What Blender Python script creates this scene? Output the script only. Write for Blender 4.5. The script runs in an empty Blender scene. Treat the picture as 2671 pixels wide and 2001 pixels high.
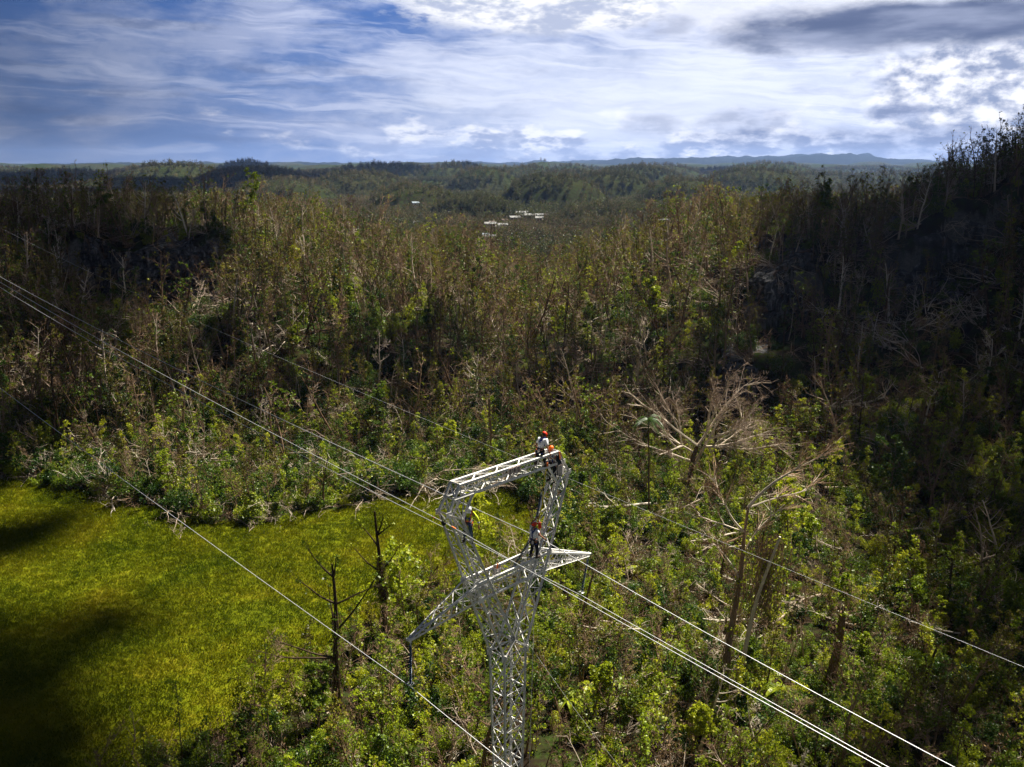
import bpy, bmesh, math, random
import numpy as np
from math import sin, cos, tan, radians, pi, atan2, sqrt
from mathutils import Vector, Matrix, Euler

SCN = bpy.context.scene
COL = SCN.collection
# ------------------------------------------------------------------ camera
cam = bpy.data.cameras.new('camera'); cam.sensor_width = 36.0; cam.lens = 2343.3 / 2671 * 36
cam.clip_start = .5; cam.clip_end = 60000
camo = bpy.data.objects.new('camera', cam); COL.objects.link(camo)
camo.location = (0, 0, 40); camo.rotation_euler = (radians(90 - 13.695), 0, 0)
SCN.camera = camo
# ------------------------------------------------------------------ exposure and sampling
SCN.view_settings.view_transform = 'Standard'; SCN.view_settings.look = 'None'
SCN.view_settings.exposure = 1.35; SCN.view_settings.gamma = 1.0
SCN.render.engine = 'CYCLES'
SCN.cycles.max_bounces = 5; SCN.cycles.diffuse_bounces = 2; SCN.cycles.glossy_bounces = 2
SCN.cycles.transmission_bounces = 3; SCN.cycles.volume_bounces = 0; SCN.cycles.transparent_max_bounces = 12
SCN.cycles.use_denoising = True
SCN.cycles.sample_clamp_indirect = 4
# ------------------------------------------------------------------ sun
SUN_EL, SUN_AZ = radians(55), radians(44)      # azimuth measured from +Y towards +X
sl = bpy.data.lights.new('sun', 'SUN'); sl.energy = 5.0; sl.angle = radians(.5); sl.color = (1, .94, .81)
so = bpy.data.objects.new('sun', sl); COL.objects.link(so)
SUND = Vector((sin(SUN_AZ) * cos(SUN_EL), cos(SUN_AZ) * cos(SUN_EL), sin(SUN_EL)))
so.rotation_euler = (-SUND).to_track_quat('-Z', 'Y').to_euler(); so.location = (60, 60, 120)


class NT:
    """small helper to write node trees"""
    def __init__(s, tree): s.t = tree; s.n = tree.nodes; s.l = tree.links; s.n.clear()
    def node(s, ty, ins=None, **kw):
        nd = s.n.new(ty)
        for k, v in kw.items(): setattr(nd, k, v)
        for k, v in (ins or {}).items():
            sk = nd.inputs[k]
            if isinstance(v, bpy.types.NodeSocket): s.l.new(v, sk)
            else: sk.default_value = v
        return nd
    def m(s, op, a, b=0.0, c=0.0, clamp=False):
        nd = s.node('ShaderNodeMath', {0: a, 1: b, 2: c}, operation=op, use_clamp=clamp); return nd.outputs[0]
    def vm(s, op, a, b=(0, 0, 0)):
        return s.node('ShaderNodeVectorMath', {0: a, 1: b}, operation=op).outputs[0]
    def mix(s, f, a, b, bt='MIX'):
        nd = s.node('ShaderNodeMix', data_type='RGBA', blend_type=bt)
        for k, v in ((0, f), (6, a), (7, b)):
            if isinstance(v, bpy.types.NodeSocket): s.l.new(v, nd.inputs[k])
            else: nd.inputs[k].default_value = v if k == 0 else (tuple(v) + (1,))[:4]
        return nd.outputs[2]
    def noise(s, vec, scale, detail=4, rough=.55, dist=0.0, dim='3D'):
        nd = s.node('ShaderNodeTexNoise', {'Scale': scale, 'Detail': detail, 'Roughness': rough, 'Distortion': dist}, noise_dimensions=dim)
        if vec is not None: s.l.new(vec, nd.inputs['Vector'])
        return nd.outputs[0]
    def ss(s, x, lo, hi):
        nd = s.node('ShaderNodeMapRange', {0: x, 1: lo, 2: hi, 3: 0.0, 4: 1.0}, interpolation_type='SMOOTHSTEP'); return nd.outputs[0]
    def ramp(s, f, stops):
        nd = s.n.new('ShaderNodeValToRGB'); s.l.new(f, nd.inputs[0]); e = nd.color_ramp.elements
        while len(e) < len(stops): e.new(.5)
        for el, (p, c) in zip(e, stops): el.position = p; el.color = tuple(c) + (1,)
        return nd.outputs[0]


# ------------------------------------------------------------------ world: sky with clouds
def build_world():
    w = bpy.data.worlds.new('World'); SCN.world = w; w.use_nodes = True
    N = NT(w.node_tree)
    sky = N.node('ShaderNodeTexSky', sky_type='NISHITA', sun_disc=False, sun_elevation=SUN_EL, sun_rotation=SUN_AZ,
                 altitude=200, air_density=1.0, dust_density=.6, ozone_density=2.0)
    tc = N.node('ShaderNodeTexCoord'); sep = N.node('ShaderNodeSeparateXYZ', {0: tc.outputs['Generated']})
    x, y, z = sep.outputs
    az = N.m('MULTIPLY', N.m('ARCTAN2', x, y), 57.296)            # degrees, right positive
    el = N.m('MULTIPLY', N.m('ARCSINE', z), 57.296)
    def vec(ax, ay, oz=0.0):
        return N.node('ShaderNodeCombineXYZ', {0: N.m('MULTIPLY', az, ax), 1: N.m('MULTIPLY', el, ay), 2: oz}).outputs[0]
    warp = N.noise(vec(.12, .35, 3.1), 1.0, 3)
    wv = N.m('MULTIPLY', N.m('SUBTRACT', warp, .5), 2.2)
    elw = N.m('ADD', el, wv)
    def vec2(ax, ay, oz):                                        # warped coordinates tilted a little
        e2 = N.m('ADD', elw, N.m('MULTIPLY', az, .05))
        return N.node('ShaderNodeCombineXYZ', {0: N.m('MULTIPLY', az, ax), 1: N.m('MULTIPLY', e2, ay), 2: oz}).outputs[0]
    def blob(ca, ce, ra, re, lo=1.0, hi=0.0, nz=None, amp=.5):
        a = N.m('DIVIDE', N.m('SUBTRACT', az, ca), ra); e = N.m('DIVIDE', N.m('SUBTRACT', el, ce), re)
        d = N.m('SQRT', N.m('ADD', N.m('MULTIPLY', a, a), N.m('MULTIPLY', e, e)))
        if nz is not None: d = N.m('ADD', d, N.m('MULTIPLY', N.m('SUBTRACT', nz, .5), amp))
        return N.ss(d, lo, hi)
    fine = N.noise(vec(.55, 1.5, 7.7), 1.0, 9, .62)
    puff = N.noise(vec(.42, .85, 1.7), 1.0, 8, .58)
    big = N.noise(vec(.16, .42, 12.3), 1.0, 6, .6)
    # clear blue
    base = N.node('ShaderNodeVectorMath', {0: sky.outputs[0], 'Scale': .085}, operation='SCALE').outputs[0]
    lowblue = N.mix(N.ss(el, 3.0, 11.0), (.14, .23, .48), (.045, .13, .40))
    lowblue = N.mix(N.ss(el, 12.0, 34.0), lowblue, base)
    lowblue = N.mix(N.ss(el, -1.0, 1.8), (.22, .32, .60), lowblue)
    # thin milky veil, thicker to the right
    right = N.ss(az, -30.0, 24.0)
    veil = N.m('MULTIPLY', N.ss(N.m('ADD', big, N.m('MULTIPLY', right, .22)), .40, .72), N.m('SUBTRACT', 1.0, N.m('MULTIPLY', N.ss(el, 10, 40), .6)))
    col = N.mix(N.m('MULTIPLY', veil, .85), lowblue, N.mix(right, (.34, .40, .60), (.55, .61, .80)))
    # streaks of cirrus
    st = N.noise(vec2(.10, 1.15, 5.0), 1.0, 9, .62)
    stm = N.ss(N.m('ADD', st, N.m('MULTIPLY', right, .10)), .50, .66)
    col = N.mix(N.m('MULTIPLY', stm, .52), col, N.mix(right, (.50, .56, .76), (.90, .92, 1.0)))
    # thin grey streaks
    gs = N.noise(vec2(.16, 1.9, 9.0), 1.0, 7, .6)
    col = N.mix(N.m('MULTIPLY', N.ss(gs, .50, .70), .45), col, (.12, .18, .36))
    # bright glow of the cloud sheet in the middle and to the right
    col = N.mix(N.m('MULTIPLY', blob(9, 3.6, 22, 5.2, 1.1, .1, puff, .9), .62), col, (.80, .84, .95))
    # the long white cloud at the top
    shade = N.mix(N.ss(fine, .38, .62), (.42, .47, .62), (.88, .88, .90))
    mtop = blob(2.2, 9.2, 10.5, 1.9, 1.0, .72, fine, .9)
    col = N.mix(mtop, col, shade)
    mtop2 = blob(16, 8.5, 9, 2.2, 1.0, .5, fine, 1.0)
    col = N.mix(mtop2, col, N.mix(fine, (.5, .55, .7), (.95, .95, 1.0)))
    # billows on the right
    bill = N.noise(vec(.75, 1.25, 21.0), 1.0, 8, .55)
    bs = N.mix(N.ss(bill, .36, .66), (.24, .29, .44), (.95, .95, 1.0))
    mb = blob(28, 3.8, 9, 3.4, 1.0, .68, puff, .9)
    col = N.mix(mb, col, bs)
    # row of small cumulus just above the horizon
    row = N.noise(vec(.32, .8, 4.4), 1.0, 8, .55)
    low = N.m('MULTIPLY', N.ss(el, 2.7, 1.2), N.ss(az, -26.0, 4.0))
    mrow = N.ss(N.m('ADD', row, N.m('MULTIPLY', low,   .20)), .56, .72)
    mrow = N.m('MULTIPLY', mrow, N.ss(el, 4.6, 2.2))
    rs = N.mix(N.ss(N.m('ADD', fine, N.m('MULTIPLY', N.m('SUBTRACT', el, 1.4), .12)), .40, .60), (.27, .33, .52), (.95, .95, 1.0))
    col = N.mix(N.m('MULTIPLY', mrow, N.m('ADD', .45, N.m('MULTIPLY', right, .55))), col, rs)
    # grey cumulus with flat dark bases
    for ca, ce, ra, re, k in ((8.4, 2.35, 2.1, .8, .5), (14.2, 2.5, 3.6, .95, .6), (22.6, 2.9, 2.1, .62, .95), (17, 1.5, 9.5, .7, .6), (25.0, 1.1, 7.5, 1.25, .85),
                              (9.2, 8.0, 2.2, .7, .45), (-20.5, 7.6, 5, .35, .5), (-22, 3.9, 4.5, .3, .45), (-12, 5.4, 6, .35, .35), (-24, 2.4, 3, .4, .4)):
        g = N.mix(N.ss(fine, .36, .66), (.19, .23, .37), (.50, .55, .72))
        col = N.mix(N.m('MULTIPLY', blob(ca, ce, ra, re, 1.05, .45, puff, 1.1), k), col, g)
    # the broad grey cloud at the upper right
    g = N.mix(N.ss(N.noise(vec(.14, .75, 33.0), 1.0, 6, .5), .35, .68), (.095, .125, .23), (.30, .34, .48))
    col = N.mix(blob(22, 7.6, 12.5, 1.75, 1.02, .5, big, 1.3), col, g)
    # broken cloud overhead, out of the picture
    over = N.noise(N.node('ShaderNodeCombineXYZ', {0: N.m('DIVIDE', x, N.m('ADD', N.m('ABSOLUTE', z), .12)), 1: N.m('DIVIDE', y, N.m('ADD', N.m('ABSOLUTE', z), .12)), 2: 2.0}).outputs[0], 1.3, 5)
    col = N.mix(N.m('MULTIPLY', N.m('MULTIPLY', N.ss(over, .5, .62), N.ss(el, 14, 26)), .55), col, (.50, .54, .64))
    # sky dimmed at the left, overhead and outside the frame to cut fill light
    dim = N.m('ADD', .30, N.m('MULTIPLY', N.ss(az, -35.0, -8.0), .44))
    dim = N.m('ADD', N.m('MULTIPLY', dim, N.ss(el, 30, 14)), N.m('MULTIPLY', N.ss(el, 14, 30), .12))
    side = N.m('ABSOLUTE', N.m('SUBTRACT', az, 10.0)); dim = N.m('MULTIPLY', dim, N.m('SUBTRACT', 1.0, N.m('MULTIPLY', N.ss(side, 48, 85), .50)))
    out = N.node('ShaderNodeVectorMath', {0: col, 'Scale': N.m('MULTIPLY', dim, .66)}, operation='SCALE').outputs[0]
    low = N.ss(el, -3.0, -.3)
    out = N.mix(low, (.015, .02, .02), out)
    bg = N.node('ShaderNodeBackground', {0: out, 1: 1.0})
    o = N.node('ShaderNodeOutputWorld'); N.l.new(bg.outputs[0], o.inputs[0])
    w.cycles.sampling_method = 'MANUAL'; w.cycles.sample_map_resolution = 512
build_world()


# ------------------------------------------------------------------ materials
def new_mat(name):
    m = bpy.data.materials.new(name); m.use_nodes = True
    return m, NT(m.node_tree)

def finish(N, sh):
    o = N.node('ShaderNodeOutputMaterial'); N.l.new(sh, o.inputs[0])

def plain(name, col, rough=.6, metal=0.0, var=.12, scale=6.0, spec=.4):
    m, N = new_mat(name)
    tc = N.node('ShaderNodeTexCoord')
    n = N.noise(tc.outputs['Object'], scale, 4)
    c = N.mix(N.ss(n, .3, .7), [v * (1 - var) for v in col], [min(1, v * (1 + var)) for v in col])
    b = N.node('ShaderNodeBsdfPrincipled', {'Base Color': c, 'Roughness': rough, 'Metallic': metal})
    b.inputs['Specular IOR Level'].default_value = spec
    finish(N, b.outputs[0]); return m

def leaf_mat(name, c1, c2, c3, trans=.4):
    m, N = new_mat(name)
    oi = N.node('ShaderNodeObjectInfo').outputs['Random']
    isl = N.node('ShaderNodeNewGeometry').outputs['Random Per Island']
    v = N.m('ADD', N.m('MULTIPLY', oi, .62), N.m('MULTIPLY', isl, .38))
    c = N.ramp(v, [(.12, c1), (.5, c2), (.88, c3)])
    hue = N.node('ShaderNodeHueSaturation', {'Value': N.m('ADD', .75, N.m('MULTIPLY', isl, .5)), 'Color': c}).outputs[0]
    d = N.node('ShaderNodeBsdfDiffuse', {0: hue}); t = N.node('ShaderNodeBsdfTranslucent', {0: hue})
    g = N.node('ShaderNodeBsdfGlossy', {0: (.9, .9, .9, 1), 'Roughness': .42})
    mx = N.node('ShaderNodeMixShader', {0: trans, 1: d.outputs[0], 2: t.outputs[0]})
    mg = N.node('ShaderNodeMixShader', {0: .018, 1: mx.outputs[0], 2: g.outputs[0]})
    finish(N, mg.outputs[0]); return m

def bark_mat(name, c1, c2, c3):
    m, N = new_mat(name)
    oi = N.node('ShaderNodeObjectInfo').outputs['Random']
    tc = N.node('ShaderNodeTexCoord')
    n = N.noise(tc.outputs['Object'], 2.5, 4)
    v = N.m('ADD', N.m('MULTIPLY', oi, .6), N.m('MULTIPLY', n, .4))
    c = N.ramp(v, [(.2, c1), (.5, c2), (.8, c3)])
    d = N.node('ShaderNodeBsdfDiffuse', {0: c}); finish(N, d.outputs[0]); return m

M = {}
M['leaf'] = leaf_mat('leaf_green', (.055, .105, .008), (.14, .20, .010), (.30, .33, .014))
M['leaf_dark'] = leaf_mat('leaf_dark_green', (.022, .055, .008), (.045, .095, .010), (.095, .145, .012), .3)
M['leaf_bright'] = leaf_mat('leaf_yellow_green', (.17, .25, .010), (.29, .36, .012), (.44, .44, .018), .48)
M['leaf_dry'] = leaf_mat('leaf_dry_brown', (.10, .055, .03), (.16, .10, .05), (.24, .16, .07), .25)
M['leaf_olive'] = leaf_mat('leaf_olive', (.055, .060, .007), (.12, .118, .010), (.22, .20, .012), .38)
M['leaf_far'] = leaf_mat('leaf_far', (.026, .045, .010), (.062, .066, .018), (.095, .115, .016), .3)
M['bark'] = bark_mat('bark_brown', (.075, .048, .030), (.175, .112, .070), (.32, .22, .15))
M['twig'] = bark_mat('twig_brown', (.11, .066, .040), (.21, .135, .085), (.36, .25, .165))
M['pale'] = bark_mat('bark_pale', (.34, .25, .19), (.52, .42, .33), (.72, .63, .52))
M['bone'] = bark_mat('bark_bleached', (.55, .45, .36), (.66, .57, .46), (.78, .70, .60))
M['pink_twig'] = bark_mat('twig_reddish', (.20, .145, .11), (.31, .23, .175), (.44, .34, .26))
M['dark_bark'] = bark_mat('bark_dark', (.030, .020, .014), (.055, .038, .026), (.09, .065, .045))
M['steel'] = plain('galvanised_steel', (.84, .82, .78), .45, .05, .12, 2.0)
M['wire'] = plain('aluminium_wire', (.72, .72, .74), .35, .4, .05)
M['polymer'] = plain('insulator_polymer', (.085, .125, .19), .45, 0, .1)
M['dark'] = plain('dark_fitting', (.03, .03, .035), .5)
M['skin'] = plain('skin', (.34, .15, .085), .55, 0, .08)
M['white_cloth'] = plain('white_cotton', (.84, .85, .88), .85, 0, .03)
M['navy'] = plain('navy_trousers', (.012, .013, .022), .85, 0, .3)
M['jeans'] = plain('blue_jeans', (.028, .055, .095), .85, 0, .35, 12)
M['hivis'] = plain('yellow_hivis', (.62, .72, .02), .8, 0, .08)
M['orange'] = plain('orange_tape', (.95, .22, .03), .7, 0, .05)
M['red_helmet'] = plain('red_helmet_shell', (.85, .045, .012), .28, 0, .03)
M['orange_helmet'] = plain('orange_helmet_shell', (.95, .16, .01), .28, 0, .03)
M['white_helmet'] = plain('white_helmet_shell', (.82, .82, .84), .3, 0, .03)
M['strap_blue'] = plain('blue_webbing', (.015, .035, .22), .8, 0, .15)
M['black'] = plain('black_leather', (.012, .012, .013), .6, 0, .2)
M['boot'] = plain('brown_boot', (.05, .03, .02), .7, 0, .2)
M['canvas'] = plain('pale_canvas', (.58, .53, .50), .9, 0, .1, 20)
M['yellow'] = plain('yellow_webbing', (.75, .60, .01), .7, 0, .06)
M['plate'] = plain('pinkish_sign_plate', (.60, .47, .43), .6, 0, .08)
M['bag_dark'] = plain('dark_teal_fabric', (.008, .022, .035), .85, 0, .2)
M['concrete'] = plain('concrete', (.36, .34, .31), .9, 0, .15)


# ------------------------------------------------------------------ objects helpers
def mesh_from(name, V, F, mats, fm=None, smooth=False):
    me = bpy.data.meshes.new(name)
    if isinstance(F, np.ndarray):
        nv, nf, k = len(V), len(F), F.shape[1]
        me.vertices.add(nv); me.vertices.foreach_set('co', np.asarray(V, np.float32).ravel())
        me.loops.add(nf * k); me.loops.foreach_set('vertex_index', F.astype(np.int32).ravel())
        me.polygons.add(nf); me.polygons.foreach_set('loop_start', np.arange(nf, dtype=np.int32) * k)
        me.update(calc_edges=True); me.validate()
    else:
        me.from_pydata([tuple(map(float, v)) for v in V], [], F); me.update()
    for m in mats: me.materials.append(m)
    if fm is not None: me.polygons.foreach_set('material_index', np.asarray(fm, np.int32))
    if smooth: me.polygons.foreach_set('use_smooth', [True] * len(me.polygons))
    return me

def link(name, me, parent=None, loc=(0, 0, 0)):
    o = bpy.data.objects.new(name, me); COL.objects.link(o); o.location = loc
    if parent is not None: o.parent = parent
    return o

def tag(o, label=None, cat=None, group=None, kind=None):
    if label: o['label'] = label
    if cat: o['category'] = cat
    if group: o['group'] = group
    if kind: o['kind'] = kind
    return o

def thing(name, loc, label, cat, group=None, rz=0.0):
    o = bpy.data.objects.new(name, None); COL.objects.link(o); o.location = loc; o.rotation_euler = (0, 0, rz)
    o.empty_display_size = .2
    return tag(o, label, cat, group)


class MB:
    def __init__(s): s.V = []; s.F = []; s.m = []
    def _frame(s, d):
        d = d / (np.linalg.norm(d) + 1e-9)
        a = np.array((0, 0, 1.)) if abs(d[2]) < .9 else np.array((1., 0, 0))
        u = np.cross(d, a); u /= np.linalg.norm(u); return u, np.cross(d, u)
    def tube(s, P, R, n=5, m=0, cap=True):
        P = [np.asarray(p, float) for p in P]
        if np.isscalar(R): R = [R] * len(P)
        b = len(s.V); k = len(P)
        for i in range(k):
            d = P[min(i + 1, k - 1)] - P[max(i - 1, 0)]
            if i == 0: u, w = s._frame(d)
            else:
                d = d / (np.linalg.norm(d) + 1e-9); u = u - d * (u @ d); u /= (np.linalg.norm(u) + 1e-9); w = np.cross(d, u)
            for j in range(n):
                a = 2 * pi * j / n; s.V.append(P[i] + R[i] * (cos(a) * u + sin(a) * w))
        for i in range(k - 1):
            for j in range(n):
                s.F.append((b + i * n + j, b + i * n + (j + 1) % n, b + (i + 1) * n + (j + 1) % n, b + (i + 1) * n + j)); s.m.append(m)
        if cap and n > 3:
            s.F.append(tuple(b + j for j in range(n))[::-1]); s.m.append(m)
            s.F.append(tuple(b + (k - 1) * n + j for j in range(n))); s.m.append(m)
    def quad(s, c, u, v, m=0):
        b = len(s.V); s.V += [c - u - v, c + u - v, c + u + v, c - u + v]; s.F.append((b, b + 1, b + 2, b + 3)); s.m.append(m)
    def box(s, c, ax, hs, m=0):
        """centre, three unit axes, half sizes"""
        b = len(s.V); c = np.asarray(c, float)
        for i in (-1, 1):
            for j in (-1, 1):
                for k in (-1, 1): s.V.append(c + i * hs[0] * np.asarray(ax[0]) + j * hs[1] * np.asarray(ax[1]) + k * hs[2] * np.asarray(ax[2]))
        for f in ((0, 1, 3, 2), (4, 6, 7, 5), (0, 4, 5, 1), (2, 3, 7, 6), (0, 2, 6, 4), (1, 5, 7, 3)):
            s.F.append(tuple(b + q for q in f)); s.m.append(m)
    def angle(s, p, q, w=.06, t=None, hint=(0, 0, 1), m=0):
        """steel angle section from p to q, heel along the line, flanges towards hint and sideways"""
        p = np.asarray(p, float); q = np.asarray(q, float); d = q - p; L = np.linalg.norm(d)
        if L < 1e-4: return
        d /= L; h = np.asarray(hint, float); h = h - d * (h @ d)
        if np.linalg.norm(h) < .05: h = s._frame(d)[0]
        h /= np.linalg.norm(h); k = np.cross(d, h); t = t or max(.008, w * .14)
        prof = [(0, 0), (w, 0), (w, t), (t, t), (t, w), (0, w)]
        b = len(s.V)
        for e in (p, q):
            for x, y in prof: s.V.append(e + h * (x - w * .3) + k * (y - w * .3))
        for i in range(6):
            j = (i + 1) % 6; s.F.append((b + i, b + j, b + 6 + j, b + 6 + i)); s.m.append(m)
        for o in (0, 6):
            s.F.append((b + o, b + o + 1, b + o + 2, b + o + 3)); s.F.append((b + o, b + o + 3, b + o + 4, b + o + 5)); s.m += [m, m]
    def lathe(s, p, q, prof, n=10, m=0):
        """prof: list of (fraction along p-q, radius)"""
        p = np.asarray(p, float); q = np.asarray(q, float)
        s.tube([p + (q - p) * f for f, _ in prof], [r for _, r in prof], n, m)
    def ball(s, c, r, m=0, n=8, ax=None):
        r = (r, r, r) if np.isscalar(r) else r; ax = np.eye(3) if ax is None else ax
        b = len(s.V); c = np.asarray(c, float); rings = n // 2 + 1
        for i in range(rings):
            th = pi * i / (rings - 1)
            for j in range(n):
                ph = 2 * pi * j / n
                s.V.append(c + r[0] * sin(th) * cos(ph) * ax[0] + r[1] * sin(th) * sin(ph) * ax[1] + r[2] * cos(th) * ax[2])
        for i in range(rings - 1):
            for j in range(n):
                s.F.append((b + i * n + j, b + (i + 1) * n + j, b + (i + 1) * n + (j + 1) % n, b + i * n + (j + 1) % n)); s.m.append(m)
    def build(s, name, mats, parent=None, origin=(0, 0, 0), smooth=False):
        V = np.array(s.V) - np.asarray(origin)
        return link(name, mesh_from(name, V, s.F, mats, s.m, smooth), parent)
    def mesh(s, name, mats): return mesh_from(name, s.V, s.F, mats, s.m)


# ------------------------------------------------------------------ tower frame of reference
SC = 1.27; YA = radians(45.919); O = np.array([-.1905, 37.338, 18.322])
UA = np.array([cos(YA), sin(YA), 0]); VA = np.array([-sin(YA), cos(YA), 0]); ZA = np.array([0, 0, 1.])
def W(u, v, z): return O + u * UA + v * VA + z * ZA

F_, PC = 2343.31, radians(13.695)
def ray(sx, sy):
    X = (sx - 1335.5) / F_; U = (1000.5 - sy) / F_
    return np.array([X, cos(PC) + U * sin(PC), -sin(PC) + U * cos(PC)])
def flat(sx, sy, z=0.0):
    d = ray(sx, sy); t = (z - 40) / d[2]; return d[0] * t, d[1] * t
def screen(X, Y, Z):
    z = Z - 40; d = Y * cos(PC) - z * sin(PC); u = Y * sin(PC) + z * cos(PC)
    return 1335.5 + F_ * X / d, 1000.5 - F_ * u / d, d

# ------------------------------------------------------------------ terrain heights
_rs = np.random.RandomState(11); _lat = _rs.rand(256, 256)
def vnoise(x, y):
    xi = np.floor(x).astype(int); yi = np.floor(y).astype(int); fx = x - xi; fy = y - yi
    fx = fx * fx * (3 - 2 * fx); fy = fy * fy * (3 - 2 * fy)
    g = lambda a, b: _lat[a & 255, b & 255]
    return (g(xi, yi) * (1 - fx) + g(xi + 1, yi) * fx) * (1 - fy) + (g(xi, yi + 1) * (1 - fx) + g(xi + 1, yi + 1) * fx) * fy
def fbm(x, y, o=4):
    s = 0; a = .5
    for i in range(o): s = s + a * vnoise(x * 2 ** i + 17 * i, y * 2 ** i + 5 * i); a *= .5
    return s
def domes(x, y, sp, seed):
    xi = np.floor(x / sp).astype(int); yi = np.floor(y / sp).astype(int); best = np.zeros_like(x, float)
    for i in (-1, 0, 1):
        for j in (-1, 0, 1):
            a = xi + i + seed; b = yi + j
            cx = (xi + i + .15 + .7 * _lat[a & 255, b & 255]) * sp; cy = (yi + j + .15 + .7 * _lat[(a + 91) & 255, (b + 37) & 255]) * sp
            hh = _lat[(a + 13) & 255, (b + 71) & 255]; hh = np.where(hh < .3, 0, .3 + .7 * hh); R = sp * (.34 + .3 * _lat[(a + 7) & 255, (b + 3) & 255])
            d2 = ((x - cx) ** 2 + (y - cy) ** 2) / R ** 2
            best = np.maximum(best, hh * np.clip(1 - d2, 0, 1) ** .62)
    return best
CLIFFS = [(-.495, -.315, 197, 10, 26), (.262, .345, 158, 14, 27), (.415, .55, 164, 17, 30), (.235, .29, 134, 5, 11)]
TT = np.array([-.7, -.55, -.42, -.25, -.1, .03, .12, .2, .3, .42, .5, .57, .7])
YY = np.array([0, 100, 115, 130, 150, 158, 170, 190, 210, 240, 280, 340, 420, 520, 660, 800])
HH = np.array([
    [0, 0, 2, 5, 10, 12, 14, 18, 21, 23, 17, 12, 10, 12, 18, 20],
    [0, 0, 1, 4, 9, 11, 14, 18, 23, 24, 16, 10, 8, 9, 15, 18],
    [0, 0, 0, 2, 6, 8, 10, 13, 25, 27, 16, 8, 6, 7, 13, 16],
    [0, 0, 0, 4, 11, 13, 15, 19, 23, 24, 12, 4, 1, 1, 8, 14],
    [0, 0, 0, 3, 10, 12, 13, 15, 17, 15, 5, 0, -2, -2, 0, 9],
    [0, 0, 0, 3, 7, 8, 9, 9, 8, 5, 0, -2, -2, -1, 0, 7],
    [0, 0, 0, 3, 10, 11, 13, 15, 16, 12, 4, 0, -1, 1, 6, 12],
    [0, 0, 0, 3, 13, 15, 18, 20, 22, 21, 12, 6, 4, 6, 11, 13],
    [0, 0, 1, 6, 13, 17, 24, 25, 25, 22, 18, 14, 14, 15, 17, 17],
    [0, 0, 2, 7, 16, 19, 26, 27, 25, 22, 18, 15, 15, 16, 18, 18],
    [0, 0, 3, 9, 19, 23, 31, 33, 31, 26, 22, 18, 18, 18, 20, 18],
    [0, 1, 6, 13, 25, 31, 38, 42, 40, 33, 27, 24, 20, 18, 20, 20],
    [0, 2, 9, 17, 32, 40, 46, 51, 50, 44, 36, 30, 26, 24, 22, 20]], float)
def hgt(X, Y):
    X = np.asarray(X, float); Y = np.asarray(Y, float)
    r = np.hypot(X, Y); az = np.clip(np.arctan2(X, Y), -.62, .62)
    t = np.tan(az); ye = r * np.cos(az)
    i = np.clip(np.searchsorted(TT, t) - 1, 0, len(TT) - 2); ft = np.clip((t - TT[i]) / (TT[i + 1] - TT[i]), 0, 1); ft = ft * ft * (3 - 2 * ft)
    j = np.clip(np.searchsorted(YY, ye) - 1, 0, len(YY) - 2); fy = np.clip((ye - YY[j]) / (YY[j + 1] - YY[j]), 0, 1)
    h = (HH[i, j] * (1 - ft) + HH[i + 1, j] * ft) * (1 - fy) + (HH[i, j + 1] * (1 - ft) + HH[i + 1, j + 1] * ft) * fy
    for t0, t1, yc, z0, z1 in CLIFFS:                            # steps where the slope breaks into a rock face
        m = np.clip((t - t0 + .02) / .03, 0, 1) * np.clip((t1 + .02 - t) / .03, 0, 1); dz = (z1 - z0) * .8
        yy = ye - yc + (vnoise(t * 60 + yc, t * 0) - .5) * 6
        h = h + m * dz * (np.clip(yy / 3.0 + .5, 0, 1) - np.clip(yy / 30.0 + .5, 0, 1))
    rough = np.clip((ye - 105) / 40, .12, 1)
    h = h + rough * ((fbm(X / 26, Y / 26, 4) - .47) * 7.0) * np.clip((900 - ye) / 400, 0, 1)
    far = np.clip((ye - 560) / 300, 0, 1)
    k = -7 + 50 * domes(X, Y, 240.0, 5) * (.35 + .75 * fbm(X / 620 + 3, Y / 620, 2)) + 4 * fbm(X / 60, Y / 60, 3)
    k2 = -10 + 74 * domes(X, Y, 400.0, 40) * (.5 + .6 * fbm(X / 1500, Y / 1500, 2)) + 8 * fbm(X / 200, Y / 200, 3) + np.clip((ye - 3000) / 6000, 0, 1) * 14
    kk = k + (k2 - k) * np.clip((ye - 2600) / 1600, 0, 1)
    kk = np.where(ye < 1500, kk * .5 - 8, kk)
    for hx, hy, R, hh in ((38, 850, 52, 25), (-29, 700, 34, 21), (-88, 800, 40, 20), (-38, 1300, 55, 29), (-190, 1150, 70, 24), (-250, 1000, 60, 19), (-273, 2000, 140, 33), (98, 3000, 34, 50), (-860, 3000, 110, 46), (-420, 1500, 100, 28), (110, 1050, 60, 24), (170, 900, 50, 20), (60, 640, 34, 15), (200, 1500, 90, 31), (330, 1250, 80, 28), (20, 1700, 80, 31), (-120, 1750, 70, 30), (330, 2100, 110, 34), (-700, 1900, 120, 34), (640, 2300, 130, 38), (-150, 2700, 90, 38), (150, 2300, 70, 34)):
        kk = np.maximum(kk, (hh + 4) * np.clip(1 - (((X - hx) ** 2 + (Y - hy) ** 2) / R ** 2), 0, 1) ** .5 + 2 * fbm(X / 30, Y / 30, 3))
    return h * (1 - far) + kk * far

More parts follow.
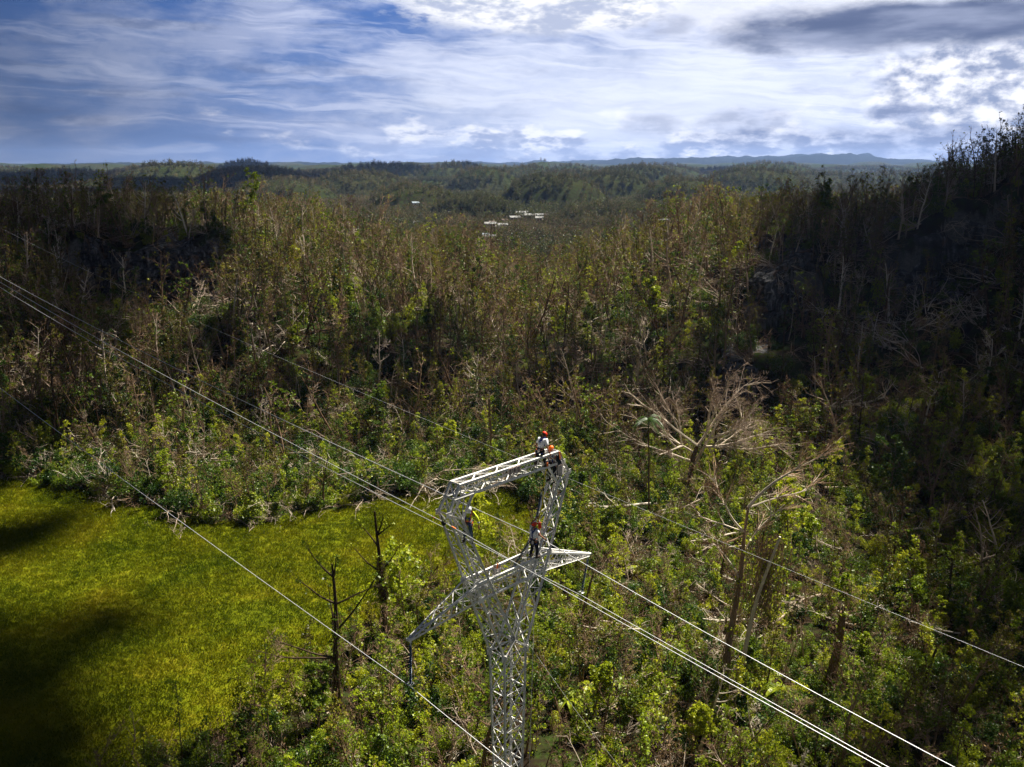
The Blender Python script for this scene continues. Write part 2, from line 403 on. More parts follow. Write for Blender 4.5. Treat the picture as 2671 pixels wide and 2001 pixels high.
MEADOW = [flat(*p) for p in [(-900, 1240), (0, 1262), (180, 1285), (400, 1322), (545, 1368), (730, 1352), (890, 1325), (1030, 1292), (1160, 1282), (1390, 1278), (1450, 1385), (1410, 1450),
                             (1240, 1510), (1130, 1560), (1030, 1590), (930, 1640), (845, 1700), (720, 1790), (610, 1880), (470, 1960), (280, 2050), (-200, 2300), (-1500, 2300)]]
def in_meadow(X, Y, grow=0.0):
    X = np.asarray(X, float); Y = np.asarray(Y, float)
    X = X + (vnoise(X / 2.3 + 9, Y / 2.3) - .5) * 3.0; Y = Y + (vnoise(X / 2.1, Y / 2.1 + 50) - .5) * 3.0
    ins = np.zeros(X.shape, bool); n = len(MEADOW)
    for i in range(n):
        x1, y1 = MEADOW[i]; x2, y2 = MEADOW[(i + 1) % n]
        c = (y1 > Y) != (y2 > Y)
        xx = (x2 - x1) * (Y - y1) / ((y2 - y1) if y2 != y1 else 1e-9) + x1
        ins ^= c & (X < xx)
    return ins


def build_ground():
    az = np.concatenate([np.arange(-180, -40, 3.0), np.arange(-40, 40, .17), np.arange(40, 180, 3.0)]) * pi / 180
    r = np.unique(np.round(np.concatenate([np.arange(2, 40, 4.0), np.arange(40, 125, 1.0), np.arange(125, 260, 1.2), np.geomspace(260, 1500, 170), np.geomspace(1500, 8600, 110)]), 3))
    A, R = np.meshgrid(az, r); X = R * np.sin(A); Y = R * np.cos(A); Z = hgt(X, Y)
    V = np.stack([X, Y, Z], -1).reshape(-1, 3); na = len(az); nr = len(r)
    i, j = np.meshgrid(np.arange(nr - 1), np.arange(na), indexing='ij')
    F = np.stack([i * na + j, i * na + (j + 1) % na, (i + 1) * na + (j + 1) % na, (i + 1) * na + j], -1).reshape(-1, 4)
    V = np.vstack([V, [[0, 0, float(hgt(np.array([0.]), np.array([.1]))[0])]]]); c = len(V) - 1
    tri = [(c, (k + 1) % na, k) for k in range(na)]
    me = bpy.data.meshes.new('forest_ground')
    F2 = F[:, ::-1].tolist() + [t[::-1] for t in tri]
    me.from_pydata(V.tolist(), [], F2); me.update()
    me.polygons.foreach_set('use_smooth', [True] * len(me.polygons))
    at = me.attributes.new('meadow', 'FLOAT', 'POINT')
    at.data.foreach_set('value', np.append(in_meadow(X, Y).reshape(-1) & (R.reshape(-1) < 130), False).astype(np.float32))
    m, N = new_mat('forest_floor')
    geo = N.node('ShaderNodeNewGeometry'); P = geo.outputs['Position']
    n1 = N.noise(P, .5, 6, .6); n2 = N.noise(P, .035, 4); n3 = N.noise(P, 3.0, 4, .7)
    litter = N.ramp(n1, [(.30, (.008, .006, .004)), (.5, (.026, .018, .012)), (.72, (.060, .042, .028))])
    green = N.ramp(n3, [(.3, (.010, .018, .005)), (.7, (.035, .055, .010))])
    c = N.mix(N.ss(n1, .42, .62), litter, green)
    nz = N.node('ShaderNodeSeparateXYZ', {0: geo.outputs['Normal']}).outputs[2]
    rock = N.ramp(n3, [(.3, (.05, .048, .045)), (.7, (.22, .21, .19))])
    c = N.mix(N.ss(nz, .55, .35), c, rock)
    # far woodland read as one mass
    dist = N.node('ShaderNodeVectorMath', {0: P}, operation='LENGTH').outputs['Value']
    f1 = N.noise(P, .09, 6, .7); f2 = N.noise(P, .008, 4)
    wood = N.mix(N.ss(f1, .38, .62), (.018, .022, .010), (.055, .054, .022))
    wood = N.mix(N.ss(f2, .4, .65), wood, (.028, .040, .012))
    c = N.mix(N.ss(dist, 400, 1500), c, wood)
    # meadow soil and short turf
    mg = N.ramp(N.m('ADD', N.m('MULTIPLY', N.noise(P, 1.4, 6, .65), .5), N.m('MULTIPLY', N.noise(P, .11, 5, .6), .5)), [(.28, (.040, .062, .004)), (.5, (.11, .125, .005)), (.72, (.20, .16, .012))])
    ma = N.node('ShaderNodeAttribute', attribute_name='meadow').outputs['Fac']
    c = N.mix(ma, c, mg)
    d = N.node('ShaderNodeBsdfDiffuse', {0: c})
    bp = N.node('ShaderNodeBump', {'Strength': 1.0, 'Distance': 6.0, 'Height': N.m('MULTIPLY', f1, N.ss(dist, 500, 1500))})
    N.l.new(bp.outputs[0], d.inputs['Normal'])
    finish(N, d.outputs[0])
    me.materials.append(m)
    o = link('forest_ground', me); tag(o, kind='structure')
build_ground()

# ------------------------------------------------------------------ far mountains and rock faces
def build_mountains():
    for (nm, rr, a0, a1, hs, sd) in (('mountain_range', 8300, -34, 33, .8, 3), ('mountain_range', 9500, -17, 36, .85, 9)):
        A = np.radians(np.arange(a0, a1, .07)); n = len(A); V = []; F = []
        deg = np.degrees(A)
        env = np.clip((deg - a0) / 14, 0, 1) ** .7 * np.clip((a1 - deg) / 6, 0, 1)
        bump = np.exp(-((deg - 11) / 5) ** 2) * .35 + np.exp(-((deg - 19) / 4.5) ** 2) * .45 + .38 + .30 * (fbm(deg * 1.3 + sd, deg * 0 + 2., 5) - .5)
        h = rr * np.tan(np.radians(1.0)) * env * bump * (.55 + .55 * fbm(deg / 2.1 + sd * 9, deg * 0 + sd, 5)) * hs * 1.15
        rows = 7
        for k in range(rows):
            f = k / (rows - 1); rad = rr + 900 * f; hh = h * (1 - abs(1 - 2 * f) ** 1.6) * (.8 + .4 * fbm(deg / 1.3 + k * 3.3, deg * 0 + k, 4))
            if k in (0, rows - 1): hh = hh * 0 - 60
            for i in range(n): V.append((rad * sin(A[i]), rad * cos(A[i]), 22 + hh[i]))
        for k in range(rows - 1):
            for i in range(n - 1): F.append((k * n + i, k * n + i + 1, (k + 1) * n + i + 1, (k + 1) * n + i))
        me = mesh_from(nm, V, F, [M['mountain']], smooth=True)
        tag(link(nm, me), kind='structure')
m_, N_ = new_mat('mountain_wood')
P_ = N_.node('ShaderNodeNewGeometry').outputs['Position']
finish(N_, N_.node('ShaderNodeBsdfDiffuse', {0: N_.mix(N_.noise(P_, .002, 6), (.010, .014, .012), (.020, .026, .020))}).outputs[0])
M['mountain'] = m_
build_mountains()

def rock_mat():
    m, N = new_mat('limestone')
    P = N.node('ShaderNodeNewGeometry').outputs['Position']
    st = N.vm('MULTIPLY', P, (.9, .9, .25)); sh = N.vm('MULTIPLY', P, (.15, .15, 1.6))
    n1 = N.noise(st, 1.0, 7, .65); n2 = N.noise(sh, 1.0, 5, .6); n3 = N.noise(P, .35, 4)
    c = N.ramp(n1, [(.36, (.02, .02, .022)), (.54, (.09, .09, .095)), (.70, (.38, .37, .37))])
    c = N.mix(N.m('MULTIPLY', N.ss(n3, .55, .7), .6), c, (.26, .14, .075))
    c = N.mix(N.ss(n2, .55, .66), c, (.03, .03, .028))
    c = N.mix(N.m('MULTIPLY', N.ss(N.noise(P, 1.7, 4), .58, .66), .8), c, (.02, .035, .01))
    b = N.node('ShaderNodeBsdfDiffuse', {0: c})
    bp = N.node('ShaderNodeBump', {'Strength': .9, 'Distance': .6, 'Height': N.m('ADD', n1, n2)}); N.l.new(bp.outputs[0], b.inputs['Normal'])
    finish(N, b.outputs[0]); return m
M['rock'] = rock_mat()
def build_cliff(t0, t1, yc, z0, z1, sd):
    nu = int((t1 - t0) * yc / .4); nv = int((z1 - z0) / .4)
    V = []; F = []
    ys = np.arange(yc - 14, yc + 14, .25)
    for b in (0, 1):
        tt = np.linspace(t0, t1, nu + 1); G = [hgt(t * ys, ys) for t in tt]
        for j in range(nv + 1):
            fv = j / nv
            for i in range(nu + 1):
                fu = i / nu; t = tt[i]; z = z0 + (z1 - z0) * fv
                y0 = ys[min(int(np.argmax(G[i] > z)) if (G[i] > z).any() else len(ys) - 1, len(ys) - 1)]
                x = t * y0
                n = fbm(np.array(x / 3.0 + sd * 31.), np.array(z / 2.6 + sd), 5) - .5; n2 = fbm(np.array(x / 8 + sd * 3.), np.array(z / 9 + 7.), 2) - .5
                ledge = (vnoise(np.array(x / 7.0), np.array(z / 1.1 + sd)) - .5)
                y = y0 - 1.9 - 3.4 * float(n) - 5.0 * float(n2) - 1.3 * float(ledge) + 5 * max(0, abs(2 * fu - 1) - .55) + 3 * max(0, abs(2 * fv - 1) - .6)
                if b: y += 7; z -= 4
                V.append((x * y / y0, y, z + float(n) * 1.2))
    w = nu + 1; k = w * (nv + 1)
    for j in range(nv):
        for i in range(nu):
            a = j * w + i; F.append((a, a + 1, a + w + 1, a + w)); F.append((k + a, k + a + w, k + a + w + 1, k + a + 1))
    for i in range(nu):
        F.append((i, k + i, k + i + 1, i + 1)); a = nv * w + i; F.append((a, a + 1, k + a + 1, k + a))
    for j in range(nv):
        a = j * w; F.append((a, a + w, k + a + w, k + a)); a += nu; F.append((a, k + a, k + a + w, a + w))
    me = mesh_from('cliff', V, F, [M['rock']])
    tag(link('cliff', me), kind='structure')
for i_, c_ in enumerate(CLIFFS): build_cliff(*c_, i_ + 1)


# ------------------------------------------------------------------ vegetation prototypes
def rnd_dir(rng, up=0.0):
    a = rng.uniform(0, 2 * pi); z = rng.uniform(-1, 1); s = sqrt(max(0, 1 - z * z)); return np.array([cos(a) * s, sin(a) * s, z + up])
def unit(v): return v / (np.linalg.norm(v) + 1e-9)
def tuft(rng, mb, c, R, k, s, m, flat_=.55):
    for _ in range(k):
        o = rnd_dir(rng) * R * rng.random() ** .4; o[2] *= flat_
        n = unit(rnd_dir(rng, .5)); u, w = mb._frame(n)
        a = rng.uniform(0, 6.28); uu = cos(a) * u + sin(a) * w; ww = np.cross(n, uu)
        q = s * rng.uniform(.6, 1.3)
        mb.quad(c + o, uu * q * .5, ww * q * .32, m)
def limb(rng, p, d, L, r0, r1, n, wob=.18, grav=0.0, up=0.0):
    P = [np.array(p, float)]; d = unit(np.array(d, float))
    for i in range(n):
        d = unit(d + rnd_dir(rng) * wob + np.array([0, 0, up - grav])); P.append(P[-1] + d * L / n)
    return P, [r0 + (r1 - r0) * i / n for i in range(n + 1)]

def make_tree(seed, H=9.0, r=.14, lean=.06, start=.35, nb=10, bl=.34, up=.5, nsec=4, ntw=3, leafp=.5, leafn=7, leafs=.2, tuftR=.35,
              leafm=0, trunk_sprout=0, wood=0, twigm=1, broken=False, stems=1, wob=.10, twr=.014, spread=0.0, bark='bark', twig='twig', leaf='leaf', vines=0, trunk_seg=8):
    rng = random.Random(seed)
    T = MB(); Cc = MB()
    for st in range(stems):
        base = np.array([rng.uniform(-.4, .4), rng.uniform(-.4, .4), -.6]) if stems > 1 else np.array([0, 0, -.6])
        d0 = np.array([rng.uniform(-1, 1) * lean, rng.uniform(-1, 1) * lean, 1]);
        if stems > 1: d0 += np.array([rng.uniform(-.35, .35), rng.uniform(-.35, .35), 0])
        h = H * (rng.uniform(.7, 1.0) if st else 1)
        P, R = limb(rng, base, d0, h + .6, r, r * (.55 if broken else .22), trunk_seg, wob, up=.06)
        T.tube(P, R, 6, 0)
        if broken:
            for _ in range(3):
                q = P[-1] + rnd_dir(rng) * R[-1] * .5; T.tube([P[-1] - (0, 0, .2), q + np.array([0, 0, rng.uniform(.2, .6)])], [R[-1] * .5, .01], 4, 0)
        nt = len(P) - 1
        for _ in range(trunk_sprout):
            f = rng.uniform(.15, 1.0) * nt; i = min(int(f), nt - 1); c = P[i] + (P[i + 1] - P[i]) * (f - i)
            tuft(rng, Cc, c + rnd_dir(rng) * .15, tuftR * .8, leafn // 2 + 1, leafs, 0, 1.0)
        for b in range(nb):
            f = (start + (1 - start) * (b + rng.random()) / nb) * nt; i = min(int(f), nt - 1); c = P[i] + (P[i + 1] - P[i]) * (f - i)
            a = rng.uniform(0, 2 * pi); dd = np.array([cos(a), sin(a), up + rng.uniform(-.25, .35)])
            L = H * bl * rng.uniform(.55, 1.15) * (1.15 - .6 * f / nt) * (1 + spread)
            rb = R[i] * rng.uniform(.35, .6) if not broken else R[i] * rng.uniform(.25, .5)
            Q, RR = limb(rng, c, dd, L, max(rb, .02), .012, 5, .22, up=.05)
            T.tube(Q, RR, 4, 0)
            for s2 in range(nsec):
                g = rng.uniform(.3, 1.0) * 5; j = min(int(g), 4); e = Q[j] + (Q[j + 1] - Q[j]) * (g - j)
                ax = unit(Q[j + 1] - Q[j]); d2 = unit(ax * .7 + rnd_dir(rng) * .8 + np.array([0, 0, .25]))
                l2 = L * rng.uniform(.25, .5)
                S, SR = limb(rng, e, d2, l2, max(.016, RR[j] * .5), .008, 3, .22, up=.05)
                T.tube(S, SR, 3, 1, False)
                for _ in range(ntw):
                    k2 = rng.randint(1, 3); d3 = unit(unit(S[k2] - S[k2 - 1]) + rnd_dir(rng) * .8)
                    tw = [S[k2], S[k2] + d3 * l2 * rng.uniform(.25, .55)]
                    T.tube(tw, [twr, twr * .4], 3, 1, False)
                    if rng.random() < leafp * .6: tuft(rng, Cc, tw[1], tuftR * .7, leafn // 2 + 1, leafs, 0)
                if rng.random() < leafp: tuft(rng, Cc, S[-1], tuftR, leafn, leafs, 0)
            if rng.random() < leafp: tuft(rng, Cc, Q[-1], tuftR, leafn, leafs, 0)
        for _ in range(vines):
            f = rng.uniform(.25, .95) * nt; i = min(int(f), nt - 1); c = P[i] + rnd_dir(rng) * .2
            dwn = [c]; L = rng.uniform(.8, 3.2)
            off = rnd_dir(rng) * .3; off[2] = 0
            for k in range(4): dwn.append(c + off * (k + 1) / 2 + np.array([rng.uniform(-.08, .08), rng.uniform(-.08, .08), -L * (k + 1) / 4]))
            T.tube(dwn, .012, 3, 1, False)
            if rng.random() < .5: tuft(rng, Cc, dwn[2], .25, 4, leafs, 0, 1.6)
    return T, Cc, (M[bark], M[twig]), (M[leaf],)

def make_draped(seed, H=6.0, leaf='leaf', k=1700, w=1.5, lf=.22):
    """a trunk smothered in climbing vines: an uneven column of leaves"""
    rng = random.Random(seed); T = MB(); Cc = MB()
    P, R = limb(rng, (0, 0, -.5), (rng.uniform(-.1, .1), rng.uniform(-.1, .1), 1), H + .6, .16, .05, 6, .08); T.tube(P, R, 5, 0)
    lumps = []
    for i in range(9):
        f = rng.uniform(.05, 1.0); q = P[min(int(f * 6), 6)]
        rr = w * (1.05 - .65 * f) * rng.uniform(.5, 1.1); lumps.append((q + np.array([rng.uniform(-.7, .7) * w * (1.1 - f), rng.uniform(-.7, .7) * w * (1.1 - f), 0]), rr, rr * rng.uniform(.9, 1.7)))
    for _ in range(k):
        c, r, rz = lumps[rng.randrange(9)]; d = rnd_dir(rng); d = d / np.linalg.norm(d); q = c + np.array([d[0] * r, d[1] * r, d[2] * rz]) * rng.uniform(.82, 1.08)
        if q[2] < .1: continue
        n = unit(d + rnd_dir(rng) * .7 + np.array([0, 0, .3])); u, v = Cc._frame(n); a = rng.uniform(0, 6.28); uu = cos(a) * u + sin(a) * v; vv = np.cross(n, uu); z = lf * rng.uniform(.5, 1.2)
        Cc.quad(q, uu * z * .5, vv * z * .34, 0)
    for _ in range(16):
        c, r, rz = lumps[rng.randrange(9)]; d = unit(rnd_dir(rng, .5)); S, SR = limb(rng, c, d, r * rng.uniform(1.3, 2.2), .03, .01, 4, .25); T.tube(S, SR, 3, 1, False)
    return T, Cc, (M['bark'], M['twig']), (M[leaf],)

def make_shrub(seed, H=2.0, n=9, leafn=9, leafs=.17, tR=.3, leaf='leaf', dens=4, twig='twig'):
    rng = random.Random(seed); T = MB(); Cc = MB()
    for i in range(n):
        a = rng.uniform(0, 2 * pi); d = np.array([cos(a) * rng.uniform(.1, .9), sin(a) * rng.uniform(.1, .9), 1])
        P, R = limb(rng, (rng.uniform(-.3, .3), rng.uniform(-.3, .3), -.2), d, H * rng.uniform(.6, 1.2), .028, .008, 4, .25)
        T.tube(P, R, 3, 0, False)
        for k in range(dens):
            q = rng.randint(1, 4); e = P[q] + unit(rnd_dir(rng, .3)) * H * rng.uniform(.08, .28)
            T.tube([P[q], e], [.012, .005], 3, 0, False)
            tuft(rng, Cc, e, tR, leafn, leafs, 0, .8)
        tuft(rng, Cc, P[-1], tR, leafn, leafs, 0, .8)
    return T, Cc, (M[twig],), (M[leaf],)

def make_brush(seed, L=4.0, n=10, m='twig', r=.03):
    """a fallen broken crown: a tangle of bare branches near the ground"""
    rng = random.Random(seed); T = MB(); Cc = MB()
    for i in range(n):
        a = rng.uniform(-1.1, 1.1) + (pi if rng.random() < .25 else 0); d = np.array([cos(a), sin(a), rng.uniform(.05, .75)])
        P, R = limb(rng, (rng.uniform(-.6, .6), rng.uniform(-.6, .6), 0), d, L * rng.uniform(.4, 1.0), r, .01, 6, .28, grav=.10)
        T.tube(P, R, 4, 0, False)
        for k in range(6):
            q = rng.randint(2, 6); Q, RR = limb(rng, P[q], unit(P[q] - P[q - 1]) + rnd_dir(rng) * .8 + np.array([0, 0, .2]), L * rng.uniform(.1, .32), .014, .006, 3, .3)
            T.tube(Q, RR, 3, 0, False)
            for _ in range(3):
                e = Q[rng.randint(1, 3)]; T.tube([e, e + unit(rnd_dir(rng, .2)) * rng.uniform(.2, .7)], [.010, .004], 3, 0, False)
    return T, Cc, (M[m],), (M['leaf'],)

def make_log(seed, L=7.0, r=.16, bark='pale'):
    rng = random.Random(seed); T = MB(); Cc = MB()
    P, R = limb(rng, (0, 0, .35), (1, rng.uniform(-.1, .1), .04), L, r, r * .35, 9, .10)
    for p in P: p[2] = max(p[2], r * .8)
    T.tube(P, R, 6, 0)
    for k in range(9):
        q = rng.randint(3, 9); a = rng.uniform(-1, 1)
        Q, RR = limb(rng, P[q], (rng.uniform(.2, 1), a, rng.uniform(-.1, .7)), L * rng.uniform(.15, .42), R[q] * .6, .015, 6, .3, grav=.03)
        T.tube(Q, RR, 4, 0)
        for j in range(4):
            e = Q[rng.randint(2, 6)]; S, SR = limb(rng, e, rnd_dir(rng, .3), L * rng.uniform(.06, .18), .02, .007, 3, .3); T.tube(S, SR, 3, 0, False)
    return T, Cc, (M[bark],), (M['leaf'],)

def make_broadleaf(seed):
    rng = random.Random(seed); T = MB(); Cc = MB()
    T.tube([(0, 0, -.2), (0, 0, .7)], [.07, .04], 5, 0)
    for i in range(9):
        a = 2 * pi * i / 9 + rng.uniform(-.2, .2); L = rng.uniform(1.0, 1.7); w = rng.uniform(.16, .24); d = np.array([cos(a), sin(a), 0]); s = np.array([-sin(a), cos(a), 0])
        prev = None
        for k in range(6):
            f = k / 5; c = d * L * f + np.array([0, 0, .6 + L * (.85 * f - .95 * f * f)]); ww = w * sin(pi * min(1, f * .9 + .1)) + .01
            cur = (c - s * ww + (0, 0, .05), c - np.array([0, 0, .03]), c + s * ww + (0, 0, .05))
            if prev:
                for q in (0, 1):
                    b = len(Cc.V); Cc.V += [prev[q], prev[q + 1], cur[q + 1], cur[q]]; Cc.F.append((b, b + 1, b + 2, b + 3)); Cc.m.append(0)
            prev = cur
    return T, Cc, (M['bark'],), (M['leaf_bright'],)

def make_palm(seed, H=11):
    rng = random.Random(seed); T = MB(); Cc = MB()
    P, R = limb(rng, (0, 0, -.5), (-.03, 0, 1), H + .5, .12, .07, 10, .02)
    T.tube(P, R, 7, 0); top = P[-1]
    for i in range(20):
        a = 2.4 * i; L = rng.uniform(1.4, 2.1); d = np.array([cos(a), sin(a), 0]); s = np.array([-sin(a), cos(a), 0]); rise = rng.uniform(-.5, 1.1)
        Q = [top + d * L * f + np.array([0, 0, L * (rise * f - 1.1 * f * f)]) for f in (0, .25, .5, .75, 1)]
        Cc.tube(Q, [.02, .018, .014, .01, .005], 3, 0, False)
        for k in range(1, 22):
            f = k / 22 * 3.999; j = int(f); c = Q[j] + (Q[j + 1] - Q[j]) * (f - j); l = .42 * sin(pi * (k + 2) / 25)
            for sg in (-1, 1):
                e = s * sg * l + d * .12 - np.array([0, 0, .16]); Cc.quad(c + e * .5, e * .5, d * .025, 0)
    return T, Cc, (M['bark'],), (M['leaf_dark'],)

def make_far(seed, leafy):
    rng = random.Random(seed); T = MB(); Cc = MB()
    for k in range(4):
        x, y = rng.uniform(-2, 2), rng.uniform(-2, 2); h = rng.uniform(5, 8.5)
        P, R = limb(rng, (x, y, -1), (rng.uniform(-.1, .1), rng.uniform(-.1, .1), 1), h, .12, .05, 3, .1)
        T.tube(P, R, 3, 0, False)
        for b in range(9):
            q = P[rng.randint(1, 3)]; e = q + unit(rnd_dir(rng, .9)) * rng.uniform(1.0, 2.4); T.tube([q, e], [.06, .025], 3, 1, False)
            for _ in range(2):
                e2 = e + unit(rnd_dir(rng, .8)) * rng.uniform(.5, 1.2); T.tube([e, e2], [.04, .02], 3, 1, False)
                if rng.random() < leafy: tuft(rng, Cc, e2, .7, 6, .5, 0)
        for _ in range(int(16 * leafy) + 4):
            tuft(rng, Cc, np.array([x + rng.uniform(-1.2, 1.2), y + rng.uniform(-1.2, 1.2), rng.uniform(.5, h * .7)]), .8, 5, .55, 0)
    return T, Cc, (M['bark'], M['twig']), (M['leaf_far'],)

def full_mesh(name, pr):
    T, Cc, tm, cm = pr; n = len(T.V); k = len(tm)
    V = T.V + Cc.V; F = T.F + [tuple(i + n for i in f) for f in Cc.F]; mm = T.m + [k + a for a in Cc.m]
    return mesh_from(name, V, F, list(tm) + list(cm), mm)

TREES = {
 'sparse': [make_tree(s, H=h, nb=12, nsec=5, ntw=4, leafp=.30, twr=.018, leafn=7, leafs=.21, tuftR=.34, trunk_sprout=ts, leaf=lf, up=.8, bl=.27)
            for s, h, ts, lf in ((1, 9.5, 7, 'leaf_olive'), (2, 8.2, 4, 'leaf_olive'), (3, 10.5, 12, 'leaf_dark'), (4, 7.4, 8, 'leaf'), (5, 9.0, 2, 'leaf_olive'))],
 'bare': [make_tree(s, H=h, nb=nb, nsec=6, ntw=6, twr=.019, leafp=.03, trunk_sprout=ts, up=.6, bl=.36, bark=bk, twig=tw, wob=.13)
          for s, h, nb, ts, bk, tw in ((11, 9.0, 10, 0, 'bark', 'twig'), (12, 7.2, 9, 3, 'pale', 'twig'), (13, 10.8, 12, 5, 'bark', 'twig'), (14, 6.0, 8, 0, 'pale', 'pale'))],
 'snag': [make_tree(s, H=h, r=.2, nb=5, nsec=2, ntw=1, leafp=.25, trunk_sprout=18, up=.5, bl=.16, broken=True, bark=bk, vines=14, leaf='leaf') for s, h, bk in ((21, 7.0, 'bark'), (22, 5.2, 'dark_bark'), (23, 8.5, 'bark'))],
 'leafy': [make_tree(s, H=h, nb=12, nsec=5, ntw=3, leafp=.95, leafn=12, leafs=.24, tuftR=.46, trunk_sprout=12, leaf=lf, up=.75, bl=.30)
           for s, h, lf in ((31, 7.5, 'leaf'), (32, 6.0, 'leaf_bright'), (33, 8.5, 'leaf_dark'), (34, 5.0, 'leaf'))],
 'pole': [make_tree(s, H=h, r=.12, start=.48, nb=9, nsec=4, ntw=3, leafp=lp * .8, twr=.018, leafn=7, leafs=.24, tuftR=.38, trunk_sprout=ts, leaf=lf, up=1.1, bl=.20, lean=.07, wob=.07, bark=bk)
            for s, h, lp, ts, lf, bk in ((131, 13.5, .34, 5, 'leaf_olive', 'bark'), (132, 12.0, .20, 8, 'leaf_olive', 'bark'), (133, 14.5, .45, 4, 'leaf_dark', 'bark'), (134, 11.0, .06, 2, 'leaf_olive', 'twig'), (135, 12.5, .03, 0, 'leaf', 'pale'))],
 'draped': [make_draped(141, 6.5, 'leaf'), make_draped(142, 4.2, 'leaf_bright', 1400, 1.7), make_draped(143, 8.0, 'leaf_dark', 2200, 1.6), make_draped(144, 3.0, 'leaf', 1200, 1.5)],
 'grand': [make_tree(s, H=h, r=.24, start=.35, nb=9, nsec=5, ntw=5, twr=.02, leafp=lp, leafn=7, leafs=.24, trunk_sprout=4, up=.75, bl=.36, wob=.12, bark=bk, twig=tw)
            for s, h, lp, bk, tw in ((151, 12.0, .03, 'pale', 'twig'), (152, 13.5, .12, 'bark', 'twig'), (153, 11.0, .02, 'bone', 'pink_twig'), (154, 12.5, .35, 'bark', 'twig'))],
 'sapling': [make_tree(s, H=h, r=.05, nb=9, nsec=2, ntw=2, leafp=.55, leafn=11, leafs=.13, tuftR=.27, trunk_sprout=12, leaf=lf, up=1.0, bl=.26, twr=.009)
             for s, h, lf in ((41, 4.6, 'leaf_bright'), (42, 3.8, 'leaf'), (43, 5.4, 'leaf_bright'), (44, 4.2, 'leaf'))],
}
SHRUBS = [make_shrub(51, 2.0, 11, 22, .125, .36, 'leaf', 5), make_shrub(52, 1.6, 10, 19, .11, .32, 'leaf_bright', 5), make_shrub(53, 2.6, 12, 24, .14, .42, 'leaf_dark', 5),
          make_shrub(54, 1.3, 9, 6, .15, .25, 'leaf', 3), make_shrub(55, 2.2, 12, 3, .14, .22, 'leaf_dry', 3)]
BRUSH = [make_brush(61), make_brush(62, 3.0, 9), make_brush(63, 5.0, 12), make_brush(64, 4.5, 12, 'pale', .05), make_brush(65, 6.0, 12, 'pale', .065)]
LOGS = [make_log(71), make_log(72, 9.0, .2), make_log(73, 5.0, .12), make_log(74, 6.0, .15, 'bark')]
FAR = [make_far(81, .25), make_far(82, .5), make_far(83, .8), make_far(84, .08)]

def make_grass(seed):
    rng = random.Random(seed); G = MB()
    for i in range(46):
        x, y = rng.gauss(0, .3), rng.gauss(0, .3); a = rng.uniform(0, 6.28); h = rng.uniform(.06, .20); w = rng.uniform(.012, .03)
        d = np.array([cos(a), sin(a), 0]); b = np.array([x, y, 0]); t = b + np.array([rng.uniform(-.12, .12), rng.uniform(-.12, .12), h]); G.quad((b + t) / 2, d * w, (t - b) / 2, 0)
    return G
def grass_mat():
    m, N = new_mat('grass'); oi = N.node('ShaderNodeObjectInfo'); loc = oi.outputs['Location']
    isl = N.node('ShaderNodeNewGeometry').outputs['Random Per Island']
    a = N.noise(loc, .11, 5, .6); b = N.noise(loc, .9, 3)
    v = N.m('ADD', N.m('ADD', N.m('MULTIPLY', N.m('SUBTRACT', a, .5), 1.3), N.m('MULTIPLY', b, .40)), N.m('MULTIPLY', isl, .28))
    c = N.ramp(v, [(.12, (.050, .080, .004)), (.42, (.130, .140, .004)), (.66, (.205, .182, .006)), (.95, (.26, .195, .018))])
    d = N.node('ShaderNodeBsdfDiffuse', {0: c}); t = N.node('ShaderNodeBsdfTranslucent', {0: c})
    finish(N, N.node('ShaderNodeMixShader', {0: .4, 1: d.outputs[0], 2: t.outputs[0]}).outputs[0]); return m
M['grass'] = grass_mat()

HID = bpy.data.collections.new('plant_shapes')          # never linked to the scene: only the source of the copies
def hidden(name, me):
    c = bpy.data.collections.new(name)
    o = bpy.data.objects.new(name, me); c.objects.link(o); return c, o
def family(name, protos):
    c = bpy.data.collections.new(name); 
    for i, me in enumerate(protos): c.objects.link(bpy.data.objects.new('%s_%02d' % (name, i), me))
    return c
FULL = {k: [full_mesh(k + '_tree', p) for p in v] for k, v in TREES.items()}
FULL_SHRUB = [full_mesh('shrub', p) for p in SHRUBS]; FULL_BRUSH = [full_mesh('dead_branches', p) for p in BRUSH]; FULL_FAR = [full_mesh('far_trees', p) for p in FAR]
GRASS = [make_grass(s).mesh('grass_tuft', [M['grass']]) for s in (1, 2, 3)]

